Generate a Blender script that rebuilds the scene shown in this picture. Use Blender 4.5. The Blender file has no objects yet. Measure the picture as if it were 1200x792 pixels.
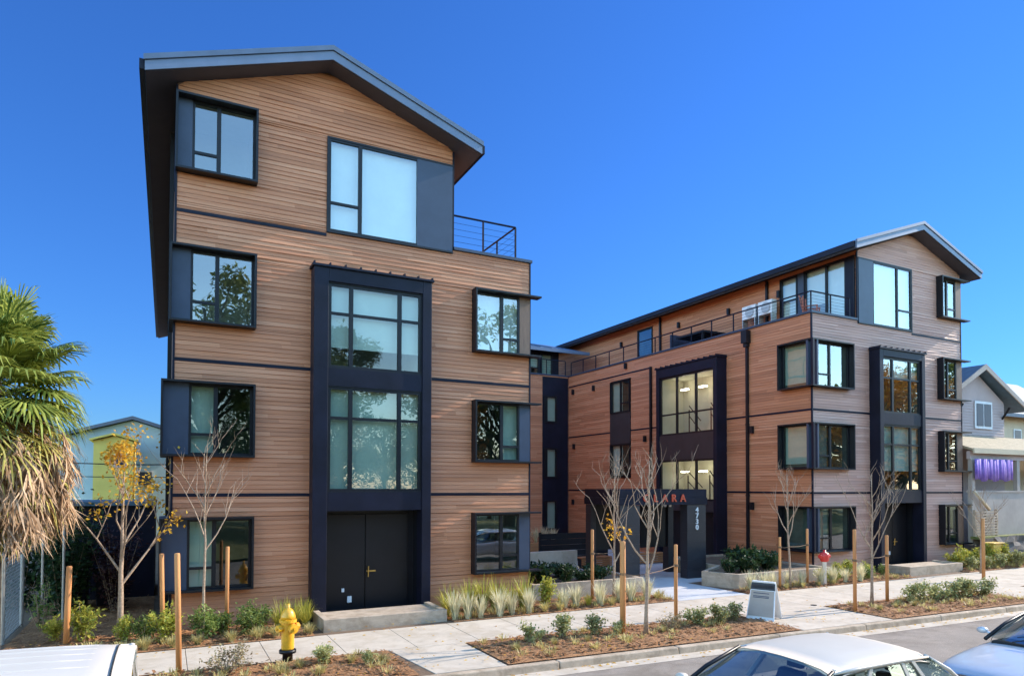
import bpy, math, random
from mathutils import Vector, Matrix
PI = math.pi
rnd = random.Random(11)
sc = bpy.context.scene
COL = sc.collection

# ------------------------------------------------------------------ mesh helpers
class MB:
    def __init__(s): s.v = []; s.f = []
    def add(s, vs, fs):
        n = len(s.v); s.v += [tuple(p) for p in vs]; s.f += [tuple(i + n for i in f) for f in fs]
    def quad(s, a, b, c, d): s.add([a, b, c, d], [(0, 1, 2, 3)])
    def poly(s, pts): s.add(pts, [tuple(range(len(pts)))])
    def hexa(s, p):          # p: 8 points, bottom 0-3 (ccw), top 4-7
        s.add(p, [(0, 3, 2, 1), (4, 5, 6, 7), (0, 1, 5, 4), (1, 2, 6, 5), (2, 3, 7, 6), (3, 0, 4, 7)])
    def box(s, F, u0, u1, o0, o1, z0, z1):
        s.hexa([F(u0, o0, z0), F(u1, o0, z0), F(u1, o1, z0), F(u0, o1, z0),
                F(u0, o0, z1), F(u1, o0, z1), F(u1, o1, z1), F(u0, o1, z1)])
    def prism(s, pts, z0, z1):   # vertical prism over an xy polygon
        n = len(pts)
        s.add([(x, y, z0) for x, y in pts] + [(x, y, z1) for x, y in pts],
              [tuple(range(n))[::-1], tuple(range(n, 2 * n))] + [(i, (i + 1) % n, n + (i + 1) % n, n + i) for i in range(n)])
    def tube(s, path, rad, n=6, cap=True):
        path = [Vector(p) for p in path]
        if not hasattr(rad, '__len__'): rad = [rad] * len(path)
        b = len(s.v); up = Vector((0.13, 0.21, 1)).normalized()
        for i, p in enumerate(path):
            d = (path[min(i + 1, len(path) - 1)] - path[max(i - 1, 0)])
            d = d.normalized() if d.length > 1e-9 else Vector((0, 0, 1))
            a = d.cross(up)
            if a.length < .05: a = d.cross(Vector((1, 0, 0)))
            a.normalize(); c = d.cross(a)
            for k in range(n):
                t = 2 * PI * k / n
                s.v.append(tuple(p + (a * math.cos(t) + c * math.sin(t)) * rad[i]))
        for i in range(len(path) - 1):
            for k in range(n):
                s.f.append((b + i * n + k, b + i * n + (k + 1) % n, b + (i + 1) * n + (k + 1) % n, b + (i + 1) * n + k))
        if cap:
            s.f.append(tuple(b + k for k in range(n))[::-1])
            m = b + (len(path) - 1) * n; s.f.append(tuple(m + k for k in range(n)))
    def lathe(s, prof, n=20, c=(0, 0, 0), M=None):
        b = len(s.v)
        for r, z in prof:
            for k in range(n):
                t = 2 * PI * k / n; p = Vector((r * math.cos(t), r * math.sin(t), z))
                if M is not None: p = M @ p
                s.v.append((p[0] + c[0], p[1] + c[1], p[2] + c[2]))
        for i in range(len(prof) - 1):
            for k in range(n):
                s.f.append((b + i * n + k, b + i * n + (k + 1) % n, b + (i + 1) * n + (k + 1) % n, b + (i + 1) * n + k))
        s.f.append(tuple(b + k for k in range(n))[::-1]); m = b + (len(prof) - 1) * n
        s.f.append(tuple(m + k for k in range(n)))
    def merge(s, o, M):
        n = len(s.v); s.v += [tuple(M @ Vector(p)) for p in o.v]; s.f += [tuple(i + n for i in f) for f in o.f]
    def mesh(s, name, m, smooth=False):
        me = bpy.data.meshes.new(name); me.from_pydata(s.v, [], s.f); me.validate()
        if m: me.materials.append(m)
        if smooth: me.polygons.foreach_set('use_smooth', [True] * len(me.polygons))
        me.update(); return me
    def build(s, name, m, parent=None, smooth=False, bevel=0, subsurf=0):
        o = bpy.data.objects.new(name, s.mesh(name, m, smooth)); COL.objects.link(o)
        if parent is not None:
            o.parent = parent
            if parent.type == 'EMPTY' and parent.get('world_built'): o.location = -Vector(parent.location)
        if bevel:
            b = o.modifiers.new('bevel', 'BEVEL'); b.width = bevel; b.segments = 2; b.limit_method = 'ANGLE'
        if subsurf:
            q = o.modifiers.new('sub', 'SUBSURF'); q.levels = q.render_levels = subsurf
        return o
WF = lambda u, o, z: (u, o, z)           # plain world box frame

def tag(o, label=None, cat=None, group=None, kind=None):
    if label: o['label'] = label
    if cat: o['category'] = cat
    if group: o['group'] = group
    if kind: o['kind'] = kind
    return o
def thing(name, label, cat, loc=(0, 0, 0), group=None, world=False, rz=0):
    o = bpy.data.objects.new(name, None); COL.objects.link(o); o.location = loc; o.rotation_euler = (0, 0, rz)
    o.empty_display_size = .3
    if world: o['world_built'] = True
    return tag(o, label, cat, group)
def dup(root, loc, rz=0, s=1, label=None, group=None):
    def cp(o, par):
        c = o.copy(); COL.objects.link(c); c.parent = par
        for ch in list(o.children): cp(ch, c)
        return c
    r = cp(root, None); r.location = loc; r.rotation_euler = (0, 0, rz); r.scale = (s, s, s)
    if label: r['label'] = label
    if group: r['group'] = group
    return r

# ------------------------------------------------------------------ materials
def newmat(name):
    m = bpy.data.materials.new(name); m.use_nodes = True
    nt = m.node_tree; return m, nt, nt.nodes['Principled BSDF'], nt.links
def node(nt, t, **kw):
    n = nt.nodes.new(t)
    for k, v in kw.items():
        if k in n.inputs: n.inputs[k].default_value = v
        else: setattr(n, k, v)
    return n
def pm(name, col, rough=.6, metal=0, var=.12, scale=4, bump=0, bscale=40, stretch=(1, 1, 1), coat=0, rand=0, col2=None, spec=.5):
    """principled material: large soft variation + finer grain, optional bump, optional per-object variation"""
    m, nt, b, L = newmat(name)
    g = node(nt, 'ShaderNodeNewGeometry'); mp = node(nt, 'ShaderNodeMapping'); mp.inputs['Scale'].default_value = stretch
    L.new(g.outputs['Position'], mp.inputs['Vector'])
    n1 = node(nt, 'ShaderNodeTexNoise', Scale=scale, Detail=6, Roughness=.65); L.new(mp.outputs[0], n1.inputs['Vector'])
    r = node(nt, 'ShaderNodeValToRGB'); L.new(n1.outputs['Fac'], r.inputs[0])
    c2 = col2 or tuple(min(1, c * (1 + var)) for c in col); c1 = tuple(c * (1 - var) for c in col) if not col2 else col
    r.color_ramp.elements[0].position = .3; r.color_ramp.elements[1].position = .7
    r.color_ramp.elements[0].color = (*c1, 1); r.color_ramp.elements[1].color = (*c2, 1)
    out = r.outputs[0]
    if rand:
        oi = node(nt, 'ShaderNodeObjectInfo'); mr = node(nt, 'ShaderNodeMapRange'); L.new(oi.outputs['Random'], mr.inputs[0])
        mr.inputs[3].default_value = 1 - rand; mr.inputs[4].default_value = 1 + rand
        hs = node(nt, 'ShaderNodeHueSaturation'); L.new(out, hs.inputs['Color']); L.new(mr.outputs[0], hs.inputs['Value']); out = hs.outputs[0]
    L.new(out, b.inputs['Base Color'])
    b.inputs['Roughness'].default_value = rough; b.inputs['Metallic'].default_value = metal
    b.inputs['Specular IOR Level'].default_value = spec
    if coat: b.inputs['Coat Weight'].default_value = coat; b.inputs['Coat Roughness'].default_value = .03
    if bump:
        n2 = node(nt, 'ShaderNodeTexNoise', Scale=bscale, Detail=5, Roughness=.7); L.new(mp.outputs[0], n2.inputs['Vector'])
        bp = node(nt, 'ShaderNodeBump', Strength=bump, Distance=.02); L.new(n2.outputs['Fac'], bp.inputs['Height']); L.new(bp.outputs[0], b.inputs['Normal'])
    return m
def leafmat(name, c1, c2, rand=.2, rough=.5, trans=.35, nscale=5):
    m, nt, b, L = newmat(name)
    g = node(nt, 'ShaderNodeNewGeometry')
    n1 = node(nt, 'ShaderNodeTexNoise', Scale=nscale, Detail=4); L.new(g.outputs['Position'], n1.inputs['Vector'])
    ad = node(nt, 'ShaderNodeMath', operation='MULTIPLY_ADD'); L.new(g.outputs['Random Per Island'], ad.inputs[0]); ad.inputs[1].default_value = .5
    sb = node(nt, 'ShaderNodeMath', operation='SUBTRACT'); L.new(n1.outputs['Fac'], sb.inputs[0]); sb.inputs[1].default_value = .25
    L.new(sb.outputs[0], ad.inputs[2])
    r = node(nt, 'ShaderNodeValToRGB'); L.new(ad.outputs[0], r.inputs[0])
    r.color_ramp.elements[0].position = .2; r.color_ramp.elements[1].position = .8
    r.color_ramp.elements[0].color = (*c1, 1); r.color_ramp.elements[1].color = (*c2, 1)
    oi = node(nt, 'ShaderNodeObjectInfo'); mr = node(nt, 'ShaderNodeMapRange'); L.new(oi.outputs['Random'], mr.inputs[0])
    mr.inputs[3].default_value = 1 - rand; mr.inputs[4].default_value = 1 + rand
    hs = node(nt, 'ShaderNodeHueSaturation'); L.new(r.outputs[0], hs.inputs['Color']); L.new(mr.outputs[0], hs.inputs['Value'])
    L.new(hs.outputs[0], b.inputs['Base Color']); b.inputs['Roughness'].default_value = rough
    b.inputs['Specular IOR Level'].default_value = .3
    tr = node(nt, 'ShaderNodeBsdfTranslucent'); L.new(hs.outputs[0], tr.inputs['Color'])
    mx = node(nt, 'ShaderNodeMixShader'); mx.inputs[0].default_value = trans
    L.new(b.outputs[0], mx.inputs[1]); L.new(tr.outputs[0], mx.inputs[2]); L.new(mx.outputs[0], nt.nodes['Material Output'].inputs[0])
    return m
def woodmat(name, ramp, pitch=.115, gain=1.0):
    """horizontal wood-look boards: a tone of its own per board plus long grain along the board"""
    m, nt, b, L = newmat(name)
    g = node(nt, 'ShaderNodeNewGeometry'); sp = node(nt, 'ShaderNodeSeparateXYZ'); L.new(g.outputs['Position'], sp.inputs[0])
    def math_(op, a, bb=None, c=None):
        n = node(nt, 'ShaderNodeMath', operation=op)
        for i, x in enumerate((a, bb, c)):
            if x is None: continue
            if hasattr(x, 'node'): L.new(x, n.inputs[i])
            else: n.inputs[i].default_value = x
        return n.outputs[0]
    row = math_('FLOOR', math_('DIVIDE', math_('ADD', sp.outputs[2], .2502), pitch))
    w1 = node(nt, 'ShaderNodeTexWhiteNoise', noise_dimensions='1D'); L.new(row, w1.inputs['W'])
    u = math_('ADD', sp.outputs[0], sp.outputs[1])
    seg = math_('FLOOR', math_('DIVIDE', math_('ADD', u, math_('MULTIPLY', w1.outputs[0], 9.0)), 3.66))
    cb = node(nt, 'ShaderNodeCombineXYZ'); L.new(row, cb.inputs[0]); L.new(seg, cb.inputs[1])
    w2 = node(nt, 'ShaderNodeTexWhiteNoise', noise_dimensions='2D'); L.new(cb.outputs[0], w2.inputs['Vector'])
    cg = node(nt, 'ShaderNodeCombineXYZ'); L.new(math_('MULTIPLY', u, .55), cg.inputs[0]); L.new(math_('MULTIPLY', sp.outputs[2], 42), cg.inputs[2])
    L.new(math_('MULTIPLY', w2.outputs[0], 30), cg.inputs[1])
    n1 = node(nt, 'ShaderNodeTexNoise', Scale=1.0, Detail=7, Roughness=.62); L.new(cg.outputs[0], n1.inputs['Vector'])
    n3 = node(nt, 'ShaderNodeTexNoise', Scale=.35, Detail=4, Roughness=.6); L.new(g.outputs['Position'], n3.inputs['Vector'])
    fac = math_('ADD', math_('ADD', math_('MULTIPLY', w2.outputs[0], .26), math_('MULTIPLY', n1.outputs['Fac'], .62)), math_('MULTIPLY', n3.outputs['Fac'], .24))
    r = node(nt, 'ShaderNodeValToRGB'); L.new(fac, r.inputs[0])
    e = r.color_ramp.elements
    e[0].position = .18; e[0].color = (*[c * gain for c in ramp[0]], 1); e[1].position = .95; e[1].color = (*[c * gain for c in ramp[-1]], 1)
    x = e.new(.55); x.color = (*[c * gain for c in ramp[1]], 1)
    L.new(r.outputs[0], b.inputs['Base Color']); b.inputs['Roughness'].default_value = .55; b.inputs['Specular IOR Level'].default_value = .35
    bp = node(nt, 'ShaderNodeBump', Strength=.25, Distance=.01); L.new(n1.outputs['Fac'], bp.inputs['Height']); L.new(bp.outputs[0], b.inputs['Normal'])
    return m
def glassmat(name, tint=(.78, .86, .82), refl=.3, wav=.03, gl=(.95, .97, 1)):
    m, nt, b, L = newmat(name); nt.nodes.remove(b)
    tr = node(nt, 'ShaderNodeBsdfTransparent', Color=(*tint, 1)); gs = node(nt, 'ShaderNodeBsdfGlossy', Color=(*gl, 1), Roughness=.005)
    g = node(nt, 'ShaderNodeNewGeometry'); n1 = node(nt, 'ShaderNodeTexNoise', Scale=1.1, Detail=1); L.new(g.outputs['Position'], n1.inputs['Vector'])
    bp = node(nt, 'ShaderNodeBump', Strength=wav, Distance=.1); L.new(n1.outputs['Fac'], bp.inputs['Height']); L.new(bp.outputs[0], gs.inputs['Normal'])
    lw = node(nt, 'ShaderNodeLayerWeight', Blend=.5); pw = node(nt, 'ShaderNodeMath', operation='POWER'); L.new(lw.outputs['Facing'], pw.inputs[0]); pw.inputs[1].default_value = 4.0
    ma = node(nt, 'ShaderNodeMath', operation='ADD', use_clamp=True); L.new(pw.outputs[0], ma.inputs[0]); ma.inputs[1].default_value = refl + .05
    mx = node(nt, 'ShaderNodeMixShader'); L.new(ma.outputs[0], mx.inputs[0]); L.new(tr.outputs[0], mx.inputs[1]); L.new(gs.outputs[0], mx.inputs[2])
    L.new(mx.outputs[0], nt.nodes['Material Output'].inputs[0]); return m
def emit(name, col, s):
    m, nt, b, L = newmat(name); b.inputs['Emission Color'].default_value = (*col, 1); b.inputs['Emission Strength'].default_value = s
    b.inputs['Base Color'].default_value = (*col, 1); return m

M = {}
M['wood'] = woodmat('cedar_siding', [(.24, .092, .044), (.49, .198, .094), (.66, .33, .185)])
M['wood_grey_lit'] = woodmat('cedar_greyed_by_light', [(.29, .155, .112), (.52, .29, .215), (.66, .43, .34)])  # same cedar as the left front; its greyer light is painted into the tone
M['navy'] = pm('navy_metal', (.008, .009, .020), .45, 0, .35, 1.2, .10, 3, spec=.2)
M['black'] = pm('black_metal', (.007, .008, .012), .4, 0, .3, 2, spec=.3)
M['panel'] = pm('blue_grey_panel', (.040, .055, .09), .4, 0, .15, 1.5, .05, 2, spec=.35)
M['char'] = pm('charcoal_panel', (.024, .022, .027), .45, 0, .2, 2, .05, 6)
M['fascia'] = pm('grey_fascia', (.11, .15, .23), .42, 0, .12, 1.5)
M['soffit'] = pm('dark_soffit', (.05, .042, .045), .6, 0, .2, 3)
M['soffitwood'] = pm('brown_soffit', (.17, .10, .065), .6, 0, .25, 2, stretch=(6, .4, 1))
M['soffitgrey'] = pm('grey_soffit', (.045, .042, .058), .6, 0, .15, 2)
M['roofmetal'] = pm('roof_metal', (.075, .11, .175), .4, 0, .12, 2)
M['glass'] = glassmat('window_glass', refl=.16)
M['glassdark'] = glassmat('dim_glass', (.66, .76, .70), .05)
M['glassclear'] = glassmat('clear_glass', (.92, .94, .90), .01)
M['carglass'] = glassmat('car_glass', (.45, .55, .58), .10, .01)
M['blind'] = pm('roller_blind', (.50, .56, .52), .8, 0, .08, 2, .05, 90)
M['blindpale'] = pm('pale_blind', (.74, .77, .75), .8, 0, .06, 2)
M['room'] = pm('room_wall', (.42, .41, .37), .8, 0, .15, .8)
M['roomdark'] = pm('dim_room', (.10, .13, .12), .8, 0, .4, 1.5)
M['roomwarm'] = pm('warm_stair_wall', (.46, .45, .36), .8, 0, .1, .8)
M['concrete'] = pm('sidewalk_concrete', (.53, .44, .345), .8, 0, .10, 1.3, .25, 60)
M['concrete2'] = pm('planter_concrete', (.47, .36, .26), .8, 0, .16, 3, .3, 40, stretch=(1, 1, 3))
M['kerb'] = pm('kerb_concrete', (.47, .355, .25), .85, 0, .2, 3, .3, 30)
def stain(name, strength, lo, scale=1.6):
    m = M[name]; nt = m.node_tree; L = nt.links; b = nt.nodes['Principled BSDF']; src = b.inputs['Base Color'].links[0].from_socket
    g = node(nt, 'ShaderNodeNewGeometry'); n1 = node(nt, 'ShaderNodeTexNoise', Scale=scale, Detail=9, Roughness=.72, Distortion=.6); L.new(g.outputs['Position'], n1.inputs['Vector'])
    r = node(nt, 'ShaderNodeValToRGB'); L.new(n1.outputs['Fac'], r.inputs[0]); e = r.color_ramp.elements; e[0].position = .40; e[0].color = (lo, lo * .96, lo * .9, 1); e[1].position = .56; e[1].color = (1, 1, 1, 1)
    n2 = node(nt, 'ShaderNodeTexVoronoi', Scale=2.6); L.new(g.outputs['Position'], n2.inputs['Vector'])
    r2 = node(nt, 'ShaderNodeValToRGB'); L.new(n2.outputs['Distance'], r2.inputs[0]); e = r2.color_ramp.elements; e[0].position = .028; e[0].color = (.45, .43, .4, 1); e[1].position = .05; e[1].color = (1, 1, 1, 1)
    mx = node(nt, 'ShaderNodeMix', data_type='RGBA', blend_type='MULTIPLY'); mx.inputs[0].default_value = strength; L.new(src, mx.inputs[6]); L.new(r.outputs[0], mx.inputs[7])
    mx2 = node(nt, 'ShaderNodeMix', data_type='RGBA', blend_type='MULTIPLY'); mx2.inputs[0].default_value = strength; L.new(mx.outputs[2], mx2.inputs[6]); L.new(r2.outputs[0], mx2.inputs[7])
    L.new(mx2.outputs[2], b.inputs['Base Color'])
M['paving'] = pm('court_paving', (.48, .47, .47), .75, 0, .12, 1.5, .2, 50)
M['asphalt'] = pm('asphalt', (.27, .218, .175), .9, 0, .16, 1.1, .7, 90)
stain('concrete', .8, .80); stain('concrete2', .8, .72, 2.5); stain('kerb', .9, .66, 2.2); stain('asphalt', .9, .74, .9)
M['mulch'] = pm('bark_mulch', (.07, .024, .009), .95, 0, .5, 24, 1.0, 60, col2=(.56, .27, .11))
M['soil'] = pm('soil', (.16, .10, .06), .95, 0, .3, 2, .8, 30)
M['lawn'] = pm('lawn', (.10, .12, .03), .95, 0, .4, 3, .9, 70, col2=(.24, .22, .07))
M['stake'] = pm('stake_wood', (.42, .16, .05), .7, 0, .25, 6, .3, 30, stretch=(1, 1, .1), rand=.15, col2=(.66, .30, .10))
M['bark'] = pm('pale_bark', (.20, .13, .085), .8, 0, .3, 20, .4, 60, col2=(.48, .345, .24))
M['darkbark'] = pm('dark_bark', (.06, .045, .035), .9, 0, .3, 10, .6, 30)
M['silver'] = leafmat('silver_grass', (.50, .47, .27), (.88, .78, .54), .12)
M['yelgrass'] = leafmat('yellow_grass', (.24, .26, .03), (.66, .56, .10), .15)
M['tan'] = leafmat('tan_grass', (.32, .27, .09), (.64, .52, .22), .2)
M['leafgreen'] = leafmat('green_leaf', (.08, .14, .025), (.36, .42, .11), .25)
M['leafyel'] = leafmat('yellow_green_leaf', (.20, .24, .03), (.62, .54, .10), .2)
M['leafgrey'] = leafmat('grey_green_leaf', (.18, .20, .06), (.56, .53, .24), .2)
M['leafred'] = leafmat('reddish_leaf', (.17, .12, .06), (.45, .36, .19), .2)
M['leafdark'] = leafmat('dark_leaf', (.012, .03, .012), (.045, .085, .03), .2)
M['leafpurple'] = leafmat('purple_leaf', (.03, .012, .014), (.09, .04, .04), .2)
M['gold'] = leafmat('golden_leaf', (.52, .24, .02), (.85, .55, .06), .1, trans=.45)
M['orange'] = leafmat('orange_leaf', (.35, .13, .02), (.62, .33, .05), .15, trans=.45)
M['palm'] = leafmat('palm_leaf', (.035, .075, .012), (.40, .43, .09), .1, .4, .3, 2.5)
M['palmold'] = leafmat('old_palm_leaf', (.22, .20, .04), (.64, .54, .15), .1, .5, .3, 2.5)
M['palmdead'] = leafmat('dead_palm_leaf', (.19, .105, .05), (.66, .45, .28), .1, .7, .2, 3)
M['yellow'] = pm('hydrant_yellow', (.72, .36, .015), .4, 0, .2, 8, .05, 30, coat=.3)
M['red'] = pm('red_paint', (.55, .035, .03), .4, 0, .1, 8)
M['white'] = pm('white_paint', (.72, .72, .72), .5, 0, .06, 3)
M['steel'] = pm('steel', (.35, .36, .38), .35, .8, .1, 6)
M['galv'] = pm('galvanised', (.45, .44, .42), .45, .6, .1, 10)
M['brass'] = pm('brass', (.55, .38, .12), .3, .9, .1, 6)
M['signred'] = pm('sign_red', (.62, .10, .045), .4, 0, .05, 4)
M['rubber'] = pm('tyre', (.012, .012, .013), .85, 0, .2, 10)
M['silvercar'] = pm('silver_paint', (.53, .475, .41), .48, 0, .03, 2, coat=.12)
M['bluecar'] = pm('pale_blue_paint', (.52, .54, .58), .35, .15, .03, 2, coat=.7)
M['whitecar'] = pm('white_car_paint', (.53, .485, .43), .5, 0, .03, 2, coat=.12)
M['bluehouse'] = pm('pale_blue_siding', (.42, .58, .66), .8, 0, .06, 1)
M['yelhouse'] = pm('yellow_siding', (.84, .68, .17), .8, 0, .08, 1)
M['greyhouse'] = pm('mauve_grey_siding', (.48, .37, .34), .8, 0, .08, 1)
M['cream'] = pm('cream_wall', (.58, .47, .32), .8, 0, .08, 1)
M['shingle'] = pm('tan_shingle', (.36, .29, .19), .9, 0, .3, 6, .5, 20)
M['bluedark'] = pm('blue_roof', (.07, .12, .17), .7, 0, .2, 3)
M['greywall'] = pm('grey_wall', (.40, .335, .285), .85, 0, .12, 1, .2, 20)
M['rock'] = pm('dark_rock', (.10, .085, .075), .9, 0, .5, 3, .8, 8)
M['purple'] = pm('purple_cloth', (.10, .04, .34), .7, 0, .5, 2, .2, 5, col2=(.30, .20, .50))
M['orangewood'] = pm('bench_wood', (.40, .17, .06), .6, 0, .25, 3, .2, 20, stretch=(.5, .5, 6))
M['chairwood'] = pm('red_chair_wood', (.36, .10, .06), .6, 0, .25, 3)
M['door'] = pm('black_door', (.007, .007, .010), .38, 0, .2, 2, .04, 4, spec=.3)
M['tan_box'] = pm('tan_yellow_metal', (.66, .42, .10), .6, 0, .1, 4)
M['darktie'] = pm('rubber_tie', (.16, .09, .045), .8, 0, .2, 8)
M['sheath'] = pm('brown_sheathing', (.10, .05, .03), .8, 0, .2, 3)
M['lamp'] = emit('ceiling_lamp', (1, .9, .7), 9)

# ------------------------------------------------------------------ facade tools
def FX(y0): return lambda u, o, z: (u, y0 - o, z)          # wall facing -Y
def FY(x0): return lambda u, o, z: (x0 - o, u, z)          # wall facing -X
def cells(cuts0, cuts1, holes):
    for a, b in zip(cuts0, cuts0[1:]):
        for c, d in zip(cuts1, cuts1[1:]):
            if b - a < 1e-6 or d - c < 1e-6: continue
            mu, mz = (a + b) / 2, (c + d) / 2
            if any(h[0] < mu < h[1] and h[2] < mz < h[3] for h in holes): continue
            yield a, b, c, d
def backing(mb, F, u0, u1, z0, z1, holes, o=-.004):
    cu = sorted({u0, u1} | {min(max(h[i], u0), u1) for h in holes for i in (0, 1)})
    cz = sorted({z0, z1} | {min(max(h[i], z0), z1) for h in holes for i in (2, 3)})
    for a, b, c, d in cells(cu, cz, holes):
        mb.quad(F(a, o, c), F(b, o, c), F(b, o, d), F(a, o, d))
PITCH = .115
def siding(mb, F, u0, u1, z0, z1, holes, clip=None, seg=.62, amp=.0045):
    k0 = math.floor((z0 + .25) / PITCH)
    z = k0 * PITCH - .25
    while z < z1 - 1e-4:
        za, zb = max(z, z0), min(z + PITCH, z1)
        yaw = rnd.gauss(0, .006)
        cz = sorted({za, zb} | {h[i] for h in holes for i in (2, 3) if za < h[i] < zb})
        for c, d in zip(cz, cz[1:]):
            if d - c < .004: continue
            zm = (c + d) / 2; lo, hi = u0, u1; lo2, hi2 = u0, u1
            if clip:
                lo, hi = clip(c); lo = max(lo, u0); hi = min(hi, u1); lo2, hi2 = clip(d); lo2 = max(lo2, u0); hi2 = min(hi2, u1)
                if hi2 <= lo2: lo2 = hi2 = (lo + hi) / 2
            if hi <= lo: continue
            iv = [(lo, hi)]
            for h in holes:
                if h[2] < zm < h[3]:
                    nv = []
                    for a, b in iv:
                        if h[1] <= a or h[0] >= b: nv.append((a, b)); continue
                        if h[0] > a: nv.append((a, h[0]))
                        if h[1] < b: nv.append((h[1], b))
                    iv = nv
            for a, b in iv:
                if b - a < .01: continue
                n = max(1, round((b - a) / seg)); vs = []
                for i in range(n + 1):
                    u = a + (b - a) * i / n
                    ob = .019 + rnd.gauss(0, amp) + yaw * ((i % 6) - 2.5) * .3; ot = .006 + rnd.gauss(0, amp * .5)
                    ob = max(.009, ob); ot = max(.001, ot)
                    ut = u
                    if a == lo or b == hi: ta, tb = (lo2 if a == lo else a), (hi2 if b == hi else b); ut = ta + (tb - ta) * i / n
                    vs += [F(u, 0, c), F(u, ob, c), F(ut, ot, d - .006), F(ut, 0, d - .006)]
                fs = []
                for i in range(n):
                    p, q = i * 4, i * 4 + 4
                    fs += [(p, q, q + 1, p + 1), (p + 1, q + 1, q + 2, p + 2), (p + 2, q + 2, q + 3, p + 3)]
                mb.add(vs, fs)
        z += PITCH

def window(par, F, u0, u1, z0, z1, proj=.06, splits=(), bars=(), panels=(), plates='LRTB', ext=(0, 0), blind=None, room='room',
           glass='glass', w=.055, depth=1.7, pt=.05, name='window', lamp=False, side_solid=None, panelmat='panel', rail=False):
    """a framed window in facade frame F.  splits: u of mullions; bars: (column index, z); panels: solid (ua,ub) spans.
    blind: list of (column index, top fraction covered)"""
    fr = MB()
    if 'L' in plates: fr.box(F, u0, u0 + pt, -.05, proj, z0, z1)
    if 'R' in plates: fr.box(F, u1 - pt, u1, -.05, proj, z0, z1)
    if 'T' in plates: fr.box(F, u0 + (pt if 'L' in plates else 0) - ext[0], u1 - (pt if 'R' in plates else 0) + ext[1], .001, proj + .003, z1 - pt, z1)
    if 'B' in plates: fr.box(F, u0 + (pt if 'L' in plates else 0) - ext[0], u1 - (pt if 'R' in plates else 0) + ext[1], .001, proj + .003, z0, z0 + pt)
    a0 = u0 + (pt if 'L' in plates else 0); a1 = u1 - (pt if 'R' in plates else 0)
    c0 = z0 + pt; c1 = z1 - pt
    for (pa, pb) in panels:
        if pa <= a0 + .02: a0 = pb
        elif pb >= a1 - .02: a1 = pa
    # sash
    e0, e1 = -.04, .045
    fr.box(F, a0, a1, e0, e1, c0, c0 + w); fr.box(F, a0, a1, e0, e1, c1 - w, c1)
    us = [a0] + list(splits) + [a1]
    fr.box(F, a0, a0 + w, e0, e1, c0 + w, c1 - w); fr.box(F, a1 - w, a1, e0, e1, c0 + w, c1 - w)
    for s_ in splits: fr.box(F, s_ - w * .9, s_ + w * .9, e0, e1 + .004, c0 + w, c1 - w)
    for ci, zz in bars:
        ua = us[ci] + w * .9; ub = us[ci + 1] - w * .9
        fr.box(F, ua, ub, e0, e1 - .004, zz - w * .6, zz + w * .6)
    root = fr.build(name, M['black'], par)
    for ci in range(len(us) - 1):
        zs = [c0] + sorted(z for k, z in bars if k == ci) + [c1]
        for p, q in zip(zs, zs[1:]):
            g = MB(); ua, ub = us[ci] + w * .8, us[ci + 1] - w * .8
            g.quad(F(ua, .005, p + w * .5), F(ub, .005, p + w * .5), F(ub, .005, q - w * .5), F(ua, .005, q - w * .5))
            g.build('pane', M[glass], root)
    for (pa, pb) in panels:
        g = MB(); g.box(F, pa + .004, pb - .004, -.04, .05, c0, c1); g.build('side_panel', M[panelmat], root)
    if blind:
        for ci, fct, mt in blind:
            g = MB(); zb = c1 - (c1 - c0) * fct
            g.box(F, us[ci] + .01, us[ci + 1] - .01, -.14, -.13, zb, c1)
            g.build('blind', M[mt], root)
    if room:
        g = MB(); d0, d1 = -.06, -depth
        A = lambda u, o, z: F(u, o, z)
        ra, rb, rc, rd = a0 - .02, a1 + .02, c0 - .02, c1 + .02
        g.quad(A(ra, d1, rc), A(rb, d1, rc), A(rb, d1, rd), A(ra, d1, rd))
        g.quad(A(ra, d0, rc), A(ra, d1, rc), A(ra, d1, rd), A(ra, d0, rd)); g.quad(A(rb, d0, rc), A(rb, d1, rc), A(rb, d1, rd), A(rb, d0, rd))
        g.quad(A(ra, d0, rc), A(rb, d0, rc), A(rb, d1, rc), A(ra, d1, rc)); g.quad(A(ra, d0, rd), A(rb, d0, rd), A(rb, d1, rd), A(ra, d1, rd))
        g.build('interior', M[room], root)
    if lamp:
        g = MB(); zc = c1 - .5
        for lu in lamp: g.box(F, lu - .22, lu + .22, -1.1, -.95, zc - .06, zc)
        g.build('ceiling_light', M['lamp'], root)
    if rail:
        g = MB()
        for ua, ub in rail:
            for dz in (0, .5): g.tube([F(ua, -.5, c0 + .1 + dz), F(ub, -.5, c0 + .9 + dz)], .025, 6)
            g.tube([F(ub, -.5, c0), F(ub, -.5, c0 + 1.2)], .03, 6)
        g.build('stair_rail', M['black'], root)
    return root

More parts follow.
